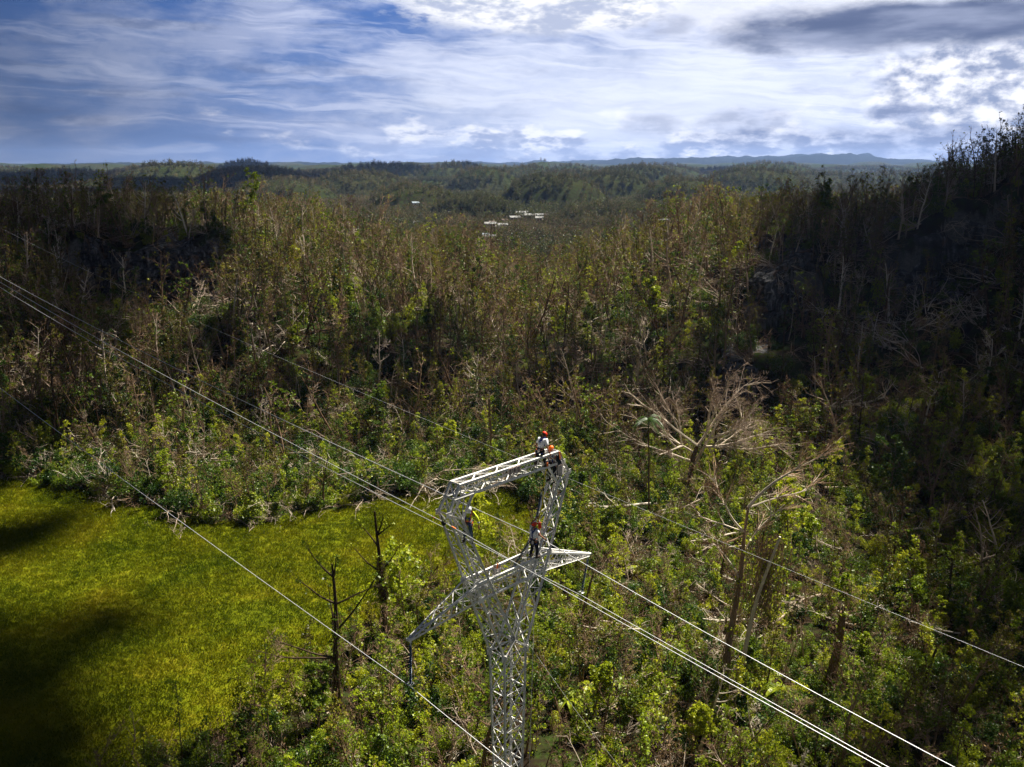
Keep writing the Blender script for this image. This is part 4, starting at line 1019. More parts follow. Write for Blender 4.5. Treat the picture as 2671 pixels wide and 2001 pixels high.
# fallen trunks
LOGM = [p[0].mesh('fallen_trunk', p[2]) for p in LOGS]
for i, (sx, sy, rz, k, sc, lab) in enumerate([
        (560, 1268, .1, 0, 1.0, 'white fallen trunk along the far edge of the meadow, left of the dense bushes'), (330, 1240, 2.9, 1, .9, 'pale fallen trunk at the meadow edge near the left side'),
        (430, 1265, -.3, 2, 1.0, 'short pale log at the meadow edge under the left wire'), (700, 1262, .35, 2, 1.2, 'slender pale fallen trunk above the dense bushes'), (640, 1230, .2, 0, 1.2, 'bleached fallen tree with upturned branches behind the meadow'),
        (80, 1110, 2.2, 1, 1.0, 'twisted pale fallen trunk beside the left wire'), (170, 930, 2.8, 1, 1.1, 'pale limb lying across the lower left slope'), (300, 1140, -.8, 1, 1.2, 'white fallen trunk slanting down to the meadow'),
        (1160, 1120, -.8, 3, 1.3, 'brown log slanting across the middle slope'), (2080, 1135, -.75, 1, 1.4, 'long pale trunk leaning down the shaded hill'), (2150, 1290, .1, 0, 1.0, 'pale log in the brush right of the wide dead tree'),
        (2330, 1560, .2, 0, 1.1, 'sunlit white log in the right-hand brush'), (2480, 1500, .1, 1, .9, 'long white log near the right edge'), (2600, 1590, .4, 2, .8, 'short white log at the right edge'), (2060, 1390, .1, 3, .8, 'brown log behind the forked dead tree'),
        (2010, 1650, .7, 2, .9, 'slim bleached log right of the forked dead tree'), (1700, 1790, .9, 3, .7, 'orange-brown fallen branch in the brush under the wires'), (2230, 1560, -.2, 2, 1.0, 'crooked pale log beside the broken trunk'), (1870, 1440, .4, 3, .9, 'grey log below the forked tree crown'),
        (2400, 1700, 1.0, 0, .7, 'half-hidden log in the lower right brush')]):
    x_, y_ = flat(sx, sy)
    z_ = float(hgt(np.array([x_]), np.array([y_]))[0])
    for _ in range(4):                                           # walk down the view ray to the sloping ground
        x_, y_ = flat(sx, sy, z_); z_ = float(hgt(np.array([x_]), np.array([y_]))[0])
    o = link('fallen_trunk', LOGM[k], None, (x_, y_, z_ + .5)); o.rotation_euler = (0, -.05, rz); o.scale = (sc,) * 3; tag(o, lab, 'log', 'fallen trunks')

BLEACHED = [make_log(s_, l_, r_, 'bone')[0].mesh('fallen_trunk', (M['bone'],)) for s_, l_, r_ in ((75, 7.0, .12), (76, 9.0, .15), (77, 5.5, .10))]
rl = random.Random(12)
for (x0, x1, y0, y1, n_, where) in ((30, 1080, 1120, 1262, 30, 'in the tangle behind the meadow'), (1520, 2640, 1270, 1740, 32, 'in the brush right of the tower')):
    spots = sorted((rl.uniform(x0, x1), rl.uniform(y0, y1)) for _ in range(n_))
    for q, (sx, sy) in enumerate(spots):
        x_, y_ = flat(sx, sy); z_ = 0.0
        for _ in range(4): z_ = float(hgt(np.array([x_]), np.array([y_]))[0]); x_, y_ = flat(sx, sy, z_)
        o = link('fallen_trunk', BLEACHED[q % 3], None, (x_, y_, z_ + rl.uniform(.5, 1.3))); o.rotation_euler = (0, rl.uniform(-.25, .1), rl.choice([0, pi]) + rl.uniform(-.6, .6)); o.scale = (rl.uniform(.5, 1.05),) * 3
        tag(o, 'bleached bare fallen trunk, %s from left of those %s' % (ORD[q], where), 'log', 'bleached trunks ' + where)

# ------------------------------------------------------------------ the small settlement in the valley
M['roof_white'] = plain('white_roof', (.22, .22, .22), .8, 0, .45, .9); M['roof_rust'] = plain('rusty_roof', (.22, .15, .12), .7, 0, .2, .6)
M['wall_cream'] = plain('cream_wall', (.58, .52, .42), .8, 0, .08, .4); M['wall_white'] = plain('white_wall', (.62, .62, .60), .8, 0, .08, .4)
M['wall_orange'] = plain('orange_wall', (.50, .17, .04), .8, 0, .08, .4); M['wall_green'] = plain('green_wall', (.12, .42, .30), .8, 0, .08, .4)
M['roof_blue'] = plain('pale_blue_roof', (.24, .30, .36), .5, 0, .08, .4); M['glass_dark'] = plain('dark_window', (.03, .04, .05), .2, 0, .1)
def to_land(sx, sy):
    d = ray(sx, sy); ts = np.geomspace(60, 2500, 3000); P = np.array([0, 0, 40]) + ts[:, None] * d[None, :]
    h = hgt(P[:, 0], P[:, 1]); k = np.argmax(P[:, 2] < h + 1.5); return P[k, 0], P[k, 1], float(h[k])
HOUSES = [(1360, 560, 15, 9, 3.4, 'wall_cream', 'roof_white', .05, 'longest white-roofed house at the far end of the valley'),
          (1381, 568, 13, 8, 3.2, 'wall_white', 'roof_white', -.2, 'white-roofed house just below the farthest one'),
          (1412, 566, 12, 8, 3.0, 'wall_cream', 'roof_white', .1, 'cream house with a pale roof at the right end of the row'),
          (1342, 574, 10, 7, 3.0, 'wall_white', 'roof_white', .3, 'low white house left of the second row'),
          (1407, 573, 9, 7, 3.0, 'wall_cream', 'roof_white', -.1, 'small yellowish house below the cream one'),
          (1316, 578, 9, 7, 3.0, 'wall_white', 'roof_rust', .2, 'small house with a brown roof left of the low white one'),
          (1280, 590, 11, 7, 3.0, 'wall_white', 'roof_white', -.15, 'white house at the left of the long roofs'),
          (1283, 583, 8, 6, 2.8, 'wall_cream', 'roof_rust', .4, 'tiny pinkish house above the long roofs'),
          (1312, 591, 12, 8, 3.0, 'wall_white', 'roof_white', .05, 'long white flat roof in the middle of the settlement'),
          (1267, 617, 9, 6, 3.2, 'wall_white', 'roof_blue', .2, 'pale bluish house in the trees below the long roofs'),
          (1278, 624, 11, 6, 2.8, 'wall_white', 'roof_white', .1, 'white roof half hidden by trees, nearer than the long ones'),
          (1225, 622, 7, 6, 2.8, 'wall_cream', 'roof_white', -.3, 'small whitish house at the left among trees'),
          (1265, 650, 8, 6, 2.8, 'wall_white', 'roof_white', .2, 'nearest white house glimpsed through the crest trees'),
          (1350, 622, 9, 6, 2.8, 'wall_cream', 'roof_rust', 0, 'brown-roofed house glimpsed right of the nearer white roof'),
          (1122, 643, 6, 5, 4.2, 'wall_orange', 'roof_rust', .3, 'narrow orange house among trees'),
          (1068, 662, 12, 7, 2.8, 'wall_cream', 'roof_rust', .1, 'long brown-roofed house behind bare branches'),
          (1120, 688, 9, 6, 2.8, 'wall_green', 'roof_rust', .1, 'turquoise-walled house low among the trees'),
          (1083, 541, 13, 9, 3.4, 'wall_white', 'roof_blue', .5, 'lone pale blue-roofed house on the far left hillside'),
          (1042, 577, 10, 7, 2.8, 'wall_white', 'roof_white', .1, 'white roof left of the settlement behind green trees'),
          (1085, 583, 8, 6, 2.8, 'wall_white', 'roof_white', .3, 'small white roof beside the one behind green trees'),
          (1732, 580, 13, 6, 2.6, 'wall_cream', 'roof_white', .0, 'thin pale roof on its own in the right-hand woods')]
HOUSE_PX = (30, 33, 26, 26, 18, 14, 28, 12, 24, 14, 30, 10, 20, 12, 9, 26, 16, 16, 18, 12, 28)
HOUSE_XY = []
for (sx, sy, w, dp, h, wm, rm, rz, lab) in HOUSES:
    x, y, z = to_land(sx, sy + 2); kq = HOUSE_PX[len(HOUSE_XY)] * y / 2343 / w; w *= kq; dp *= min(1, kq * 1.2); h *= min(1, kq * 1.15); HOUSE_XY.append((x, y))
    hgt_ = z + 1.2
    o = thing('house', (x, y, hgt_), lab, 'house', 'houses of the valley settlement', rz)
    b = MB(); b.box((0, 0, h / 2 - 1.5), np.eye(3), (w / 2, dp / 2, h / 2 + 1.5)); b.build('wall', [M[wm]], o)
    r = MB(); e = .45; zz = h
    rv = [(-w / 2 - e, -dp / 2 - e, zz), (w / 2 + e, -dp / 2 - e, zz), (w / 2 + e, dp / 2 + e, zz), (-w / 2 - e, dp / 2 + e, zz), (-w / 2 - e, 0, zz + 1.1), (w / 2 + e, 0, zz + 1.1)]
    rv2 = [(a, b_, c + .16) for a, b_, c in rv]
    r.V = [np.array(v) for v in rv + rv2]; r.F = [(6, 7, 11, 10), (8, 9, 10, 11), (0, 4, 5, 1), (3, 2, 5, 4), (0, 1, 7, 6), (2, 3, 9, 8), (0, 6, 10, 4), (4, 10, 9, 3), (1, 5, 11, 7), (5, 2, 8, 11)]; r.m = [0] * 10
    r.build('roof', [M[rm]], o)
    for k in range(3):
        q = MB(); q.box((-w / 2 + w * (k + .5) / 3 + (.6 if k == 1 else 0), -dp / 2 - .02, 1.7), np.eye(3), (.55, .05, .5)); q.build('window', [M['glass_dark']], o)
    q = MB(); q.box((-.6, -dp / 2 - .02, 1.0), np.eye(3), (.45, .05, 1.0)); q.build('door', [M['bark']], o)
plant_far()

# ------------------------------------------------------------------ lattice tower
S_ = SC
def Nn(s, t, z=0.0): k = 1 + .0299 * z; return W(s * .556 * S_ * k, t * .375 * S_ * k, z)
def En(s, t): return W(s * 2.976 * S_, t * .241 * S_, 6.101 * S_)
def In(s, t): return W(s * 2.365 * S_, t * .241 * S_, 5.766 * S_)
def Kn(s, t): return W(s * 2.68 * S_, t * .215 * S_, 6.554 * S_)
def Tn(s, t): return W(s * 2.44 * S_, t * .215 * S_, 6.985 * S_)
def Bn(s, t): return W(s * 1.842 * S_, t * .215 * S_, 6.554 * S_)
def Cn(t): return W(0, t * .349 * S_, .499 * S_)
def lerp(a, b, f): return a + (b - a) * f
def at_z(a, b, z): return lerp(a, b, (O[2] + z - a[2]) / (b[2] - a[2]))
ZT, ZB = 3.26 * S_, 2.652 * S_
def AT(s, t): return at_z(Nn(s, t), En(s, t), ZT)
def AB(s, t): return at_z(Nn(s, t), En(s, t), ZB)
def TIP(s, t=0, dz=0.0): return W(s * 4.494 * S_, t * .07, 2.23 * S_ + dz)

tw = thing('transmission_tower', (O[0], O[1], 0), 'grey galvanised steel lattice tower with an open window head and two drooping cross-arms', 'pylon')
org = (O[0], O[1], 0)
def ctr(a): return unit(a)
def gusset(mb, c, n, r):
    u, w = mb._frame(n); mb.box(c, (u, w, n), (r, r * .9, .008))
def build_tower():
    # column
    b = MB(); z = 0.0; lv = [0.0]
    while z > -17.6: z -= 1.02 * (1 + .012 * z) if z > -14 else .8; lv.append(max(z, -17.75))
    cs = [(-1, 1), (-1, -1), (1, -1), (1, 1)]
    for s, t in cs: b.angle(Nn(s, t, -17.9), Nn(s, t, .12), .085, hint=-(s * UA) - t * VA * .2)
    for i, (s, t) in enumerate(cs):
        s2, t2 = cs[(i + 1) % 4]; nrm = (s + s2) * UA + (t + t2) * VA; nrm = unit(nrm)
        for k in range(len(lv) - 1):
            a, c = Nn(s, t, lv[k]), Nn(s2, t2, lv[k]); a2, c2 = Nn(s, t, lv[k + 1]), Nn(s2, t2, lv[k + 1])
            b.angle(a, c2, .042, hint=nrm); b.angle(c + nrm * .012, a2 + nrm * .012, .042, hint=nrm)
            if k % 2 == 0: b.angle(a - nrm * .02, c - nrm * .02, .042, hint=nrm)
    for s, t in cs:
        gusset(b, Nn(s, t, -.02) + t * VA * .012, VA, .17); gusset(b, Nn(s, t, -.02) + s * UA * .012, UA, .17)
    b.tube([(O[0], O[1], .15), (O[0], O[1], .5)], [.45, .42], 12)
    b.build('column', [M['steel']], tw, org)
    f = MB(); f.tube([(O[0], O[1], -.6), (O[0], O[1], .16)], [.8, .7], 14); f.build('footing', [M['concrete']], tw, org)
    # the two inclined legs with the heads of the window
    for s in (-1, 1):
        b = MB()
        oc = {t: (Nn(s, t), En(s, t)) for t in (-1, 1)}; ic = {t: (Cn(t), In(s, t)) for t in (-1, 1)}
        for t in (-1, 1):
            b.angle(*oc[t], .082, hint=-s * UA); b.angle(*ic[t], .082, hint=s * UA)
            b.angle(Nn(s, t), Cn(t), .09, hint=VA * t)
        n = 9
        for k in range(n + 1):
            f = k / n; f2 = (k + 1) / n
            for t in (-1, 1):
                a, c = lerp(*oc[t], f), lerp(*ic[t], f)
                if k and t == -1 or k % 2: b.angle(a + t * VA * .01, c + t * VA * .01, .042, hint=VA * t)
                if k < n:
                    c2 = lerp(*ic[t], f2); a2 = lerp(*oc[t], f2)
                    if k % 2: b.angle(a, c2, .038, hint=VA * t)
                    else: b.angle(c, a2, .038, hint=VA * t)
                    if s == 1 and t == -1: b.angle(a + t * VA * .02 if not k % 2 else c + t * VA * .02, c2 if not k % 2 else a2, .038, hint=VA * t)
            for ch in (oc, ic):
                p, q = lerp(*ch[-1], f), lerp(*ch[1], f)
                if k % 2 == 0: b.angle(p, q, .038, hint=ZA)
                if k < n:
                    p2, q2 = lerp(*ch[-1], f2), lerp(*ch[1], f2)
                    b.angle(p, q2, .038, hint=s * UA)
                    if ch is oc and s == 1: b.angle(q + s * UA * .012, p2 + s * UA * .012, .038, hint=s * UA)
        # head: elbow to bridge end
        for t in (-1, 1):
            E, I, K, T, B = En(s, t), In(s, t), Kn(s, t), Tn(s, t), Bn(s, t)
            b.angle(E, K, .09, hint=-s * UA); b.angle(K, T, .09, hint=-s * UA); b.angle(I, B, .085, hint=s * UA)
            b.angle(E, I, .06, hint=VA * t); b.angle(I, K, .06, hint=VA * t); b.angle(K, B, .07, hint=ZA)
            b.angle(lerp(I, B, .5), K, .042, hint=VA * t); b.angle(lerp(E, K, .5), I, .042, hint=VA * t)
            gusset(b, E + VA * t * .02, VA, .13); gusset(b, K + VA * t * .02, VA, .12); gusset(b, I + VA * t * .02, VA, .10); gusset(b, Cn(t) + VA * t * .02, VA, .16)
            gusset(b, AT(s, t) + VA * t * .02, VA, .16); gusset(b, AB(s, t) + VA * t * .02, VA, .16)
        for P in (En, In, Kn, Tn, Bn): b.angle(P(s, -1), P(s, 1), .07, hint=ZA)
        b.angle(En(s, -1), Kn(s, 1), .038, hint=s * UA); b.angle(Kn(s, -1), Tn(s, 1), .042, hint=s * UA); b.angle(En(s, 1), Kn(s, -1), .038, hint=s * UA)
        b.angle(In(s, -1), Bn(s, 1), .038, hint=s * UA); b.angle(In(s, 1), En(s, -1), .038, hint=ZA)
        b.build('leg', [M['steel']], tw, org)
    # bridge across the top
    b = MB(); n = 9
    tc = {t: (Tn(-1, t), Tn(1, t)) for t in (-1, 1)}; bc = {t: (Kn(-1, t), Kn(1, t)) for t in (-1, 1)}
    for t in (-1, 1): b.angle(*tc[t], .10, hint=-ZA); b.angle(*bc[t], .085, hint=-ZA)
    for k in range(n + 1):
        f = k / n
        for t in (-1, 1):
            top = lerp(*tc[t], f); bt = lerp(*bc[t], f)
            if k < n:
                mid = lerp(*bc[t], (k + .5) / n); nx = lerp(*tc[t], (k + 1) / n)
                b.angle(top, mid, .038, hint=VA * t); b.angle(mid, nx, .038, hint=VA * t)
        p, q = lerp(*tc[-1], f), lerp(*tc[1], f)
        if k % 2 == 0 or k == n: b.angle(p, q, .042, hint=ZA)
        if k < n:
            r_, r2 = (lerp(*tc[1], f), lerp(*tc[-1], (k + 1) / n)) if k % 2 == 0 else (lerp(*tc[-1], f), lerp(*tc[1], (k + 1) / n))
            b.angle(r_, r2, .042, hint=ZA)
            r_, r2 = (lerp(*bc[1], f), lerp(*bc[-1], (k + 1) / n)) if k % 2 else (lerp(*bc[-1], f), lerp(*bc[1], (k + 1) / n))
            b.angle(r_, r2, .038, hint=-ZA)
        b.angle(lerp(*bc[-1], f), lerp(*bc[1], f), .038, hint=-ZA)
    b.build('bridge', [M['steel']], tw, org)
    # beam between the legs at cross-arm height
    b = MB(); n = 6
    tc = {t: (AT(-1, t), AT(1, t)) for t in (-1, 1)}; bc = {t: (AB(-1, t), AB(1, t)) for t in (-1, 1)}
    for t in (-1, 1): b.angle(*tc[t], .095, hint=-ZA); b.angle(*bc[t], .085, hint=-ZA)
    for k in range(n + 1):
        f = k / n
        for t in (-1, 1):
            if k < n:
                mid = lerp(*bc[t], (k + .5) / n); b.angle(lerp(*tc[t], f), mid, .038, hint=VA * t); b.angle(mid, lerp(*tc[t], (k + 1) / n), .038, hint=VA * t)
        b.angle(lerp(*tc[-1], f), lerp(*tc[1], f), .042, hint=ZA); b.angle(lerp(*bc[-1], f), lerp(*bc[1], f), .038, hint=ZA)
        if k < n:
            r_, r2 = (lerp(*tc[1], f), lerp(*tc[-1], (k + 1) / n)) if k % 2 == 0 else (lerp(*tc[-1], f), lerp(*tc[1], (k + 1) / n)); b.angle(r_, r2, .042, hint=ZA)
            r_, r2 = (lerp(*bc[1], f), lerp(*bc[-1], (k + 1) / n)) if k % 2 else (lerp(*bc[-1], f), lerp(*bc[1], (k + 1) / n)); b.angle(r_, r2, .038, hint=ZA)
    for s in (-1, 1): b.box(W(s * 1.35, -.30, ZT - .10), (UA, VA, ZA), (.16, .012, .16))
    b.build('crossbeam', [M['steel']], tw, org)
    for s in (-1, 1):
        b = MB(); n = 6
        ch = {}
        for t in (-1, 1):
            ch[(0, t)] = (AT(s, t), TIP(s, t, .05)); ch[(1, t)] = (AB(s, t), TIP(s, t, -.05))
            b.angle(*ch[(0, t)], .09, hint=-ZA); b.angle(*ch[(1, t)], .08, hint=ZA)
        for k in range(n):
            f, f2 = (k / n) ** .9, ((k + 1) / n) ** .9; g = (f + f2) / 2
            for t in (-1, 1):
                b.angle(lerp(*ch[(0, t)], f), lerp(*ch[(1, t)], g), .038, hint=VA * t); b.angle(lerp(*ch[(1, t)], g), lerp(*ch[(0, t)], f2), .038, hint=VA * t)
            for l in (0, 1):
                a, c = (1, -1) if k % 2 else (-1, 1)
                b.angle(lerp(*ch[(l, a)], f), lerp(*ch[(l, c)], f2), .038, hint=ZA)
                if k % 2: b.angle(lerp(*ch[(l, -1)], f), lerp(*ch[(l, 1)], f), .038, hint=ZA)
        b.box(TIP(s, 0, 0), (UA, VA, ZA), (.16, .10, .05)); b.box(TIP(s, 0, -.10), (UA, VA, ZA), (.05, .012, .10))
        b.build('cross_arm', [M['steel']], tw, org)
build_tower()

# number plates on the bridge: 1 4 0
SEG = {'1': [((.5, 0), (.5, 1)), ((.3, .8), (.5, 1))], '4': [((.68, 0), (.68, 1)), ((.68, 1), (.15, .35)), ((.15, .35), (.9, .35))],
       '0': [((.2, .1), (.2, .9)), ((.2, .9), (.5, 1)), ((.5, 1), (.8, .9)), ((.8, .9), (.8, .1)), ((.8, .1), (.5, 0)), ((.5, 0), (.2, .1))]}
def number_plates():
    for i, ch in enumerate('140'):
        c = W(.27 + .25 * i - .42, -.27 - .045, 6.985 * S_ - .16); b = MB(); b.box(c, (UA, VA, ZA), (.105, .008, .15))
        p = b.build('number_plate', [M['plate']], tw, org); d = MB()
        for (x1, y1), (x2, y2) in SEG[ch]:
            a = c + UA * (x1 - .5) * .13 + ZA * (y1 - .5) * .19 - VA * .011; e = c + UA * (x2 - .5) * .13 + ZA * (y2 - .5) * .19 - VA * .011
            m_ = (a + e) / 2; dd = unit(e - a); d.box(m_, (dd, np.cross(dd, VA), VA), (np.linalg.norm(e - a) / 2 + .011, .012, .003))
        o = d.build('digit', [M['dark']], p, org)
number_plates()

# ------------------------------------------------------------------ wires
def wire(P0, far, near, r, label, group, name='power_line', ext=(190, 60), part=0):
    def fitc(pts, one):
        s = np.array([p[0] for p in pts], float); z = np.array([p[1] for p in pts], float)
        if len(pts) == 1: return one, (z[0] - one * s[0]) / s[0] ** 2
        A = np.stack([s, s * s], 1); return tuple(np.linalg.lstsq(A, z, rcond=None)[0])
    a1, c1 = fitc(far, .06); a2, c2 = fitc(near, .155)
    ss = np.concatenate([-np.geomspace(ext[1], .5, 40), [0], np.geomspace(.5, ext[0], 50)])
    ss = [q for q in ss if part == 0 or q * part >= 0]
    P = [P0 + VA * s + ZA * ((a1 * s + c1 * s * s) if s > 0 else (a2 * s + max(c2, 0.0) * s * s)) for s in ss]
    b = MB(); b.tube(P, r, 6); org_ = tuple(P0); o = b.build(name, [M['wire']], None, org_); o.location = org_
    return tag(o, label, 'cable', group)
def at_v(sx, sy, v=0.0):
    d = ray(sx, sy); C = np.array([0, 0, 40.]); t = (v - (C - O) @ VA) / (d @ VA); return C + t * d
P1w, P2w, P3w, P4w, P5w = at_v(1071.5, 1792), at_v(1408, 1403), at_v(1516, 1553), at_v(1157, 1362, -.35), at_v(1359, 1197, .27)
wire(P1w, [(49.5, 4.22), (18.79, 1.47)], [(-5.59, -.81)], .016, 'left conductor, nearest the camera, held by the insulator of the left cross-arm', None)
wire(P2w, [(72.99, 6.01), (33.53, 2.24), (7.51, .47)], [(-4.33, -.68), (-11.73, -1.74), (-18.56, -2.55)], .016, 'middle conductor passing through the window of the tower', None)
wire(P3w, [(84.21, 7.67), (40.31, 2.9), (15.86, 1.08), (7.84, .48)], [(-2.04, -.25), (-15.47, -1.79)], .016, 'right conductor passing behind the tower and held under the right cross-arm', None)
wire(P4w, [(21.44, 1.87), (3.98, .32)], [(-2.98, -.39), (-5.27, -.64), (-7.99, -.9), (-18.24, -2.08)], .013, 'thin loosened earth wire running over a pulley on the left elbow of the tower', None)
wire(P5w, [(48.85, 4.79), (30.48, 2.78), (7.54, .61)], [(-1, 0)], .0052, 'thin earth wire coming from the far left to the top bridge of the tower', None, part=1)
P6w = at_v(1478, 1246, -.30)
def on_plane(P0, sx, sy):
    Q = at_v(sx, sy, 0); d = ray(sx, sy); C = np.array([0, 0, 40.]); t = ((P0 - C) @ UA) / (d @ UA); Q = C + t * d; return ((Q - P0) @ VA, Q[2] - P0[2])
wire(P6w, [(1, 0)], [on_plane(P6w, 1600, 1297), on_plane(P6w, 2671, 1772)], .0052, 'thin earth wire leaving the right elbow of the tower towards the lower right', None, part=-1)
def guy(p, q, label, r=.011):
    b = MB(); b.tube([lerp(p, q, f) - ZA * .5 * sin(pi * f) for f in np.linspace(0, 1, 24)], r, 5)
    o = b.build('guy_wire', [M['wire']], None, tuple(p)); o.location = tuple(p); tag(o, label, 'cable', 'guy wires of the tower')
def gnd(sx, sy): x, y = flat(sx, sy); return np.array([x, y, 0.])
guy(AB(-1, 1), gnd(905, 2090), 'guy wire running down to the lower left from the left leg')
guy(AT(-1, -1) + UA * .6, gnd(1700, 2098), 'guy wire running down to the lower right behind the column')
guy(at_v(1396.7, 1490, -.3), at_v(1396.7, 1490, -.3) + np.array([-.9, -6.0, -27.4]), 'guy wire dropping almost straight down right of the column')

# ------------------------------------------------------------------ insulators, tackle and bags
def insulator(p, q, label, rs=.062, n=44, ring=True, fit=.12, group='long-rod insulators'):
    o = thing('insulator', tuple(p), label, 'insulator', group); p = np.asarray(p, float); q = np.asarray(q, float); d = unit(q - p); L = np.linalg.norm(q - p)
    a, e = p + d * fit, q - d * fit; b = MB(); prof = []
    for k in range(n):
        f = k / n; prof += [(f, .024), (f + .35 / n, rs if k % 2 else rs * .82), (f + .5 / n, .028)]
    b.lathe(a, e, prof + [(1, .024)], 10); b.build('shed_rod', [M['polymer']], o, tuple(p))
    for x, y in ((p, a + d * .03), (e - d * .03, q)):
        b = MB(); b.tube([x, y], [.022, .03], 8); b.ball(x, .035); b.build('end_fitting', [M['wire']], o, tuple(p))
    if ring:
        b = MB(); c = e; u, w = b._frame(d); b.tube([c + .13 * (cos(t) * u + sin(t) * w) for t in np.linspace(0, 2 * pi, 17)], .014, 6)
        b.tube([c - .13 * u, c + .13 * u], .008, 4); b.build('grading_ring', [M['wire']], o, tuple(p))
    return o
insulator(TIP(-1, 0, -.18), P1w + ZA * .04, 'blue-grey insulator hanging from the tip of the left cross-arm')
insulator(TIP(1, 0, -.18), P3w + ZA * .04, 'blue-grey insulator hanging from the tip of the right cross-arm')
insulator(at_v(1413, 1284), at_v(1398, 1357), 'blue-grey insulator lifted beside the yellow strap above the lowest red-helmeted worker', ring=False, fit=.08)
insulator(at_v(1379, 1413, -.1), at_v(1336, 1486, -.1), 'thicker blue-grey insulator leaning loose on the crossbeam', rs=.075, ring=False, fit=.05)
def lines(name, label, cat, segs, mat, origin, r=.02, kids=()):
    b = MB()
    for P in segs: b.tube(P, r, 5)
    o = b.build(name, [M[mat]], None, tuple(origin)); o.location = tuple(origin); tag(o, label, cat)
    for nm, mb, mt in kids: mb.build(nm, [M[mt]], o, tuple(origin))
    return o
# yellow lifting strap with an orange hoist hook at the top
p0 = at_v(1426.5, 1213, -.28); p1 = at_v(1417, 1278, -.1); k = MB(); k.box(p0 + ZA * .02, (UA, VA, ZA), (.045, .045, .085)); k2 = MB(); k2.ball(p1, (.05, .05, .07)); k2.box(p1 + ZA * .07, (UA, VA, ZA), (.03, .03, .05))
b = MB(); 
for P in ([p0 - ZA * .05, lerp(p0, p1, .5) - UA * .02, p1], [p1 + UA * .02, lerp(p1, at_v(1405, 1358, -.1), .5) + UA * .10, at_v(1404, 1360, -.1)]):
    for i in range(len(P) - 1):
        d = P[i + 1] - P[i]; dd = unit(d); wdt = unit(np.cross(dd, VA)); b.box((P[i] + P[i + 1]) / 2, (dd, wdt, VA), (np.linalg.norm(d) / 2, .034, .006))
o = b.build('lifting_strap', [M['yellow']], None, tuple(p0)); o.location = tuple(p0); tag(o, 'long yellow lifting strap hanging from the bridge down to the lifted insulator', 'strap')
k.build('hoist', [M['orange']], o, tuple(p0)); k2.build('shackle', [M['dark']], o, tuple(p0))
# red rope block by the lower worker
c = at_v(1408, 1371, -.1); b = MB(); b.box(c, (UA, VA, ZA), (.07, .04, .13)); b.tube([c + ZA * .1, at_v(1403, 1358, -.1)], .02, 5); b.tube([c - ZA * .1, c - ZA * .45 + UA * .05], .012, 5)
o = b.build('rope_block', [M['red_helmet']], None, tuple(c)); o.location = tuple(c); tag(o, 'red pulley block at the foot of the yellow strap beside the lowest worker', 'pulley')
# conductor clamp and pulley at the elbow
c = P4w; b = MB(); b.box(c - ZA * .02, (VA, UA, ZA), (.16, .02, .03)); b.tube([c - ZA * .01 + VA * .05, c + ZA * .30 + VA * .15], .02, 6); b.lathe(c - UA * .03 - ZA * .06, c + UA * .03 - ZA * .06, [(0, .10), (.5, .07), (1, .10)], 12)
o = b.build('pulley', [M['steel']], None, tuple(c)); o.location = tuple(c); o.data.materials[0] = M['dark']; tag(o, 'dark pulley and clamp holding the thin wire at the left elbow', 'pulley')
b = MB(); b.box(c - VA * .62 - ZA * .06, (unit(-VA - ZA * .13), UA, ZA), (.12, .018, .018)); b.box(c + VA * .62 + ZA * .03, (VA, UA, ZA), (.10, .018, .018)); b.build('grip', [M['orange']], o, tuple(c))
# canvas bucket at the right end of the bridge, held by an orange strap
def bucket(c, r, h, label, mat='canvas', cat='bucket'):
    o = thing('tool_bucket', tuple(c), label, cat); b = MB()
    b.tube([c - ZA * h, c - ZA * h * .95, c - ZA * h * .4, c], [r * .9, r * .96, r, r * 1.02], 16, cap=False); b.lathe(c - ZA * h, c - ZA * (h - .01), [(0, r * .9), (1, .01)], 16); b.tube([c + ZA * .0, c - ZA * .02], [r * 1.05, r * 1.05], 16, cap=False)
    b.build('bucket_body', [M[mat]], o, tuple(c)); b = MB()
    b.tube([c - UA * r, c + ZA * .28, c + UA * r], .012, 5); b.build('handle', [M['black']], o, tuple(c))
    b = MB(); b.tube([c - ZA * h * 1.0 - UA * r * .98, c - UA * r * 1.08], .012, 5); b.tube([c - ZA * h + r * .95 * (cos(a) * UA + sin(a) * VA) for a in np.linspace(0, 6.28, 17)], .014, 5); b.build('trim', [M['black']], o, tuple(c)); return o
cb = at_v(1460.5, 1213, -.38)
bucket(cb, .155, .46, 'pale canvas tool bucket hanging at the right end of the top bridge')
b = MB(); q = cb + ZA * .28; top = at_v(1459, 1178, -.34)
for P in ([top, at_v(1461, 1199, -.36)],): b.box((P[0] + P[1]) / 2, (unit(P[1] - P[0]), UA, VA), (np.linalg.norm(P[1] - P[0]) / 2, .035, .006))
o = b.build('sling', [M['orange']], None, tuple(top)); o.location = tuple(top); tag(o, 'orange sling looped over the right corner of the bridge', 'strap')
b = MB(); c = at_v(1456, 1199, -.25); b.ball(c, (.16, .07, .26), 0, 10, (UA, VA, ZA)); b.ball(c - ZA * .16 + UA * .03, (.20, .08, .12), 0, 10, (UA, VA, ZA))
o = b.build('tool_bag', [M['bag_dark']], None, tuple(c)); o.location = tuple(c); tag(o, 'dark teal cloth bag bundled at the right end of the bridge', 'bag')
c = at_v(1296, 1478, .05); o2 = bucket(c, .19, .38, 'whitish canvas bucket with an orange tool inside, standing in the crossbeam')
b = MB(); b.tube([c - ZA * .2, c + ZA * .12 + UA * .05], .035, 6); b.build('tool', [M['orange']], o2, tuple(c))
for (px, s) in (((1368, 1456), .0), ((1398, 1482), .2), ((1372, 1487), .1)):
    pass

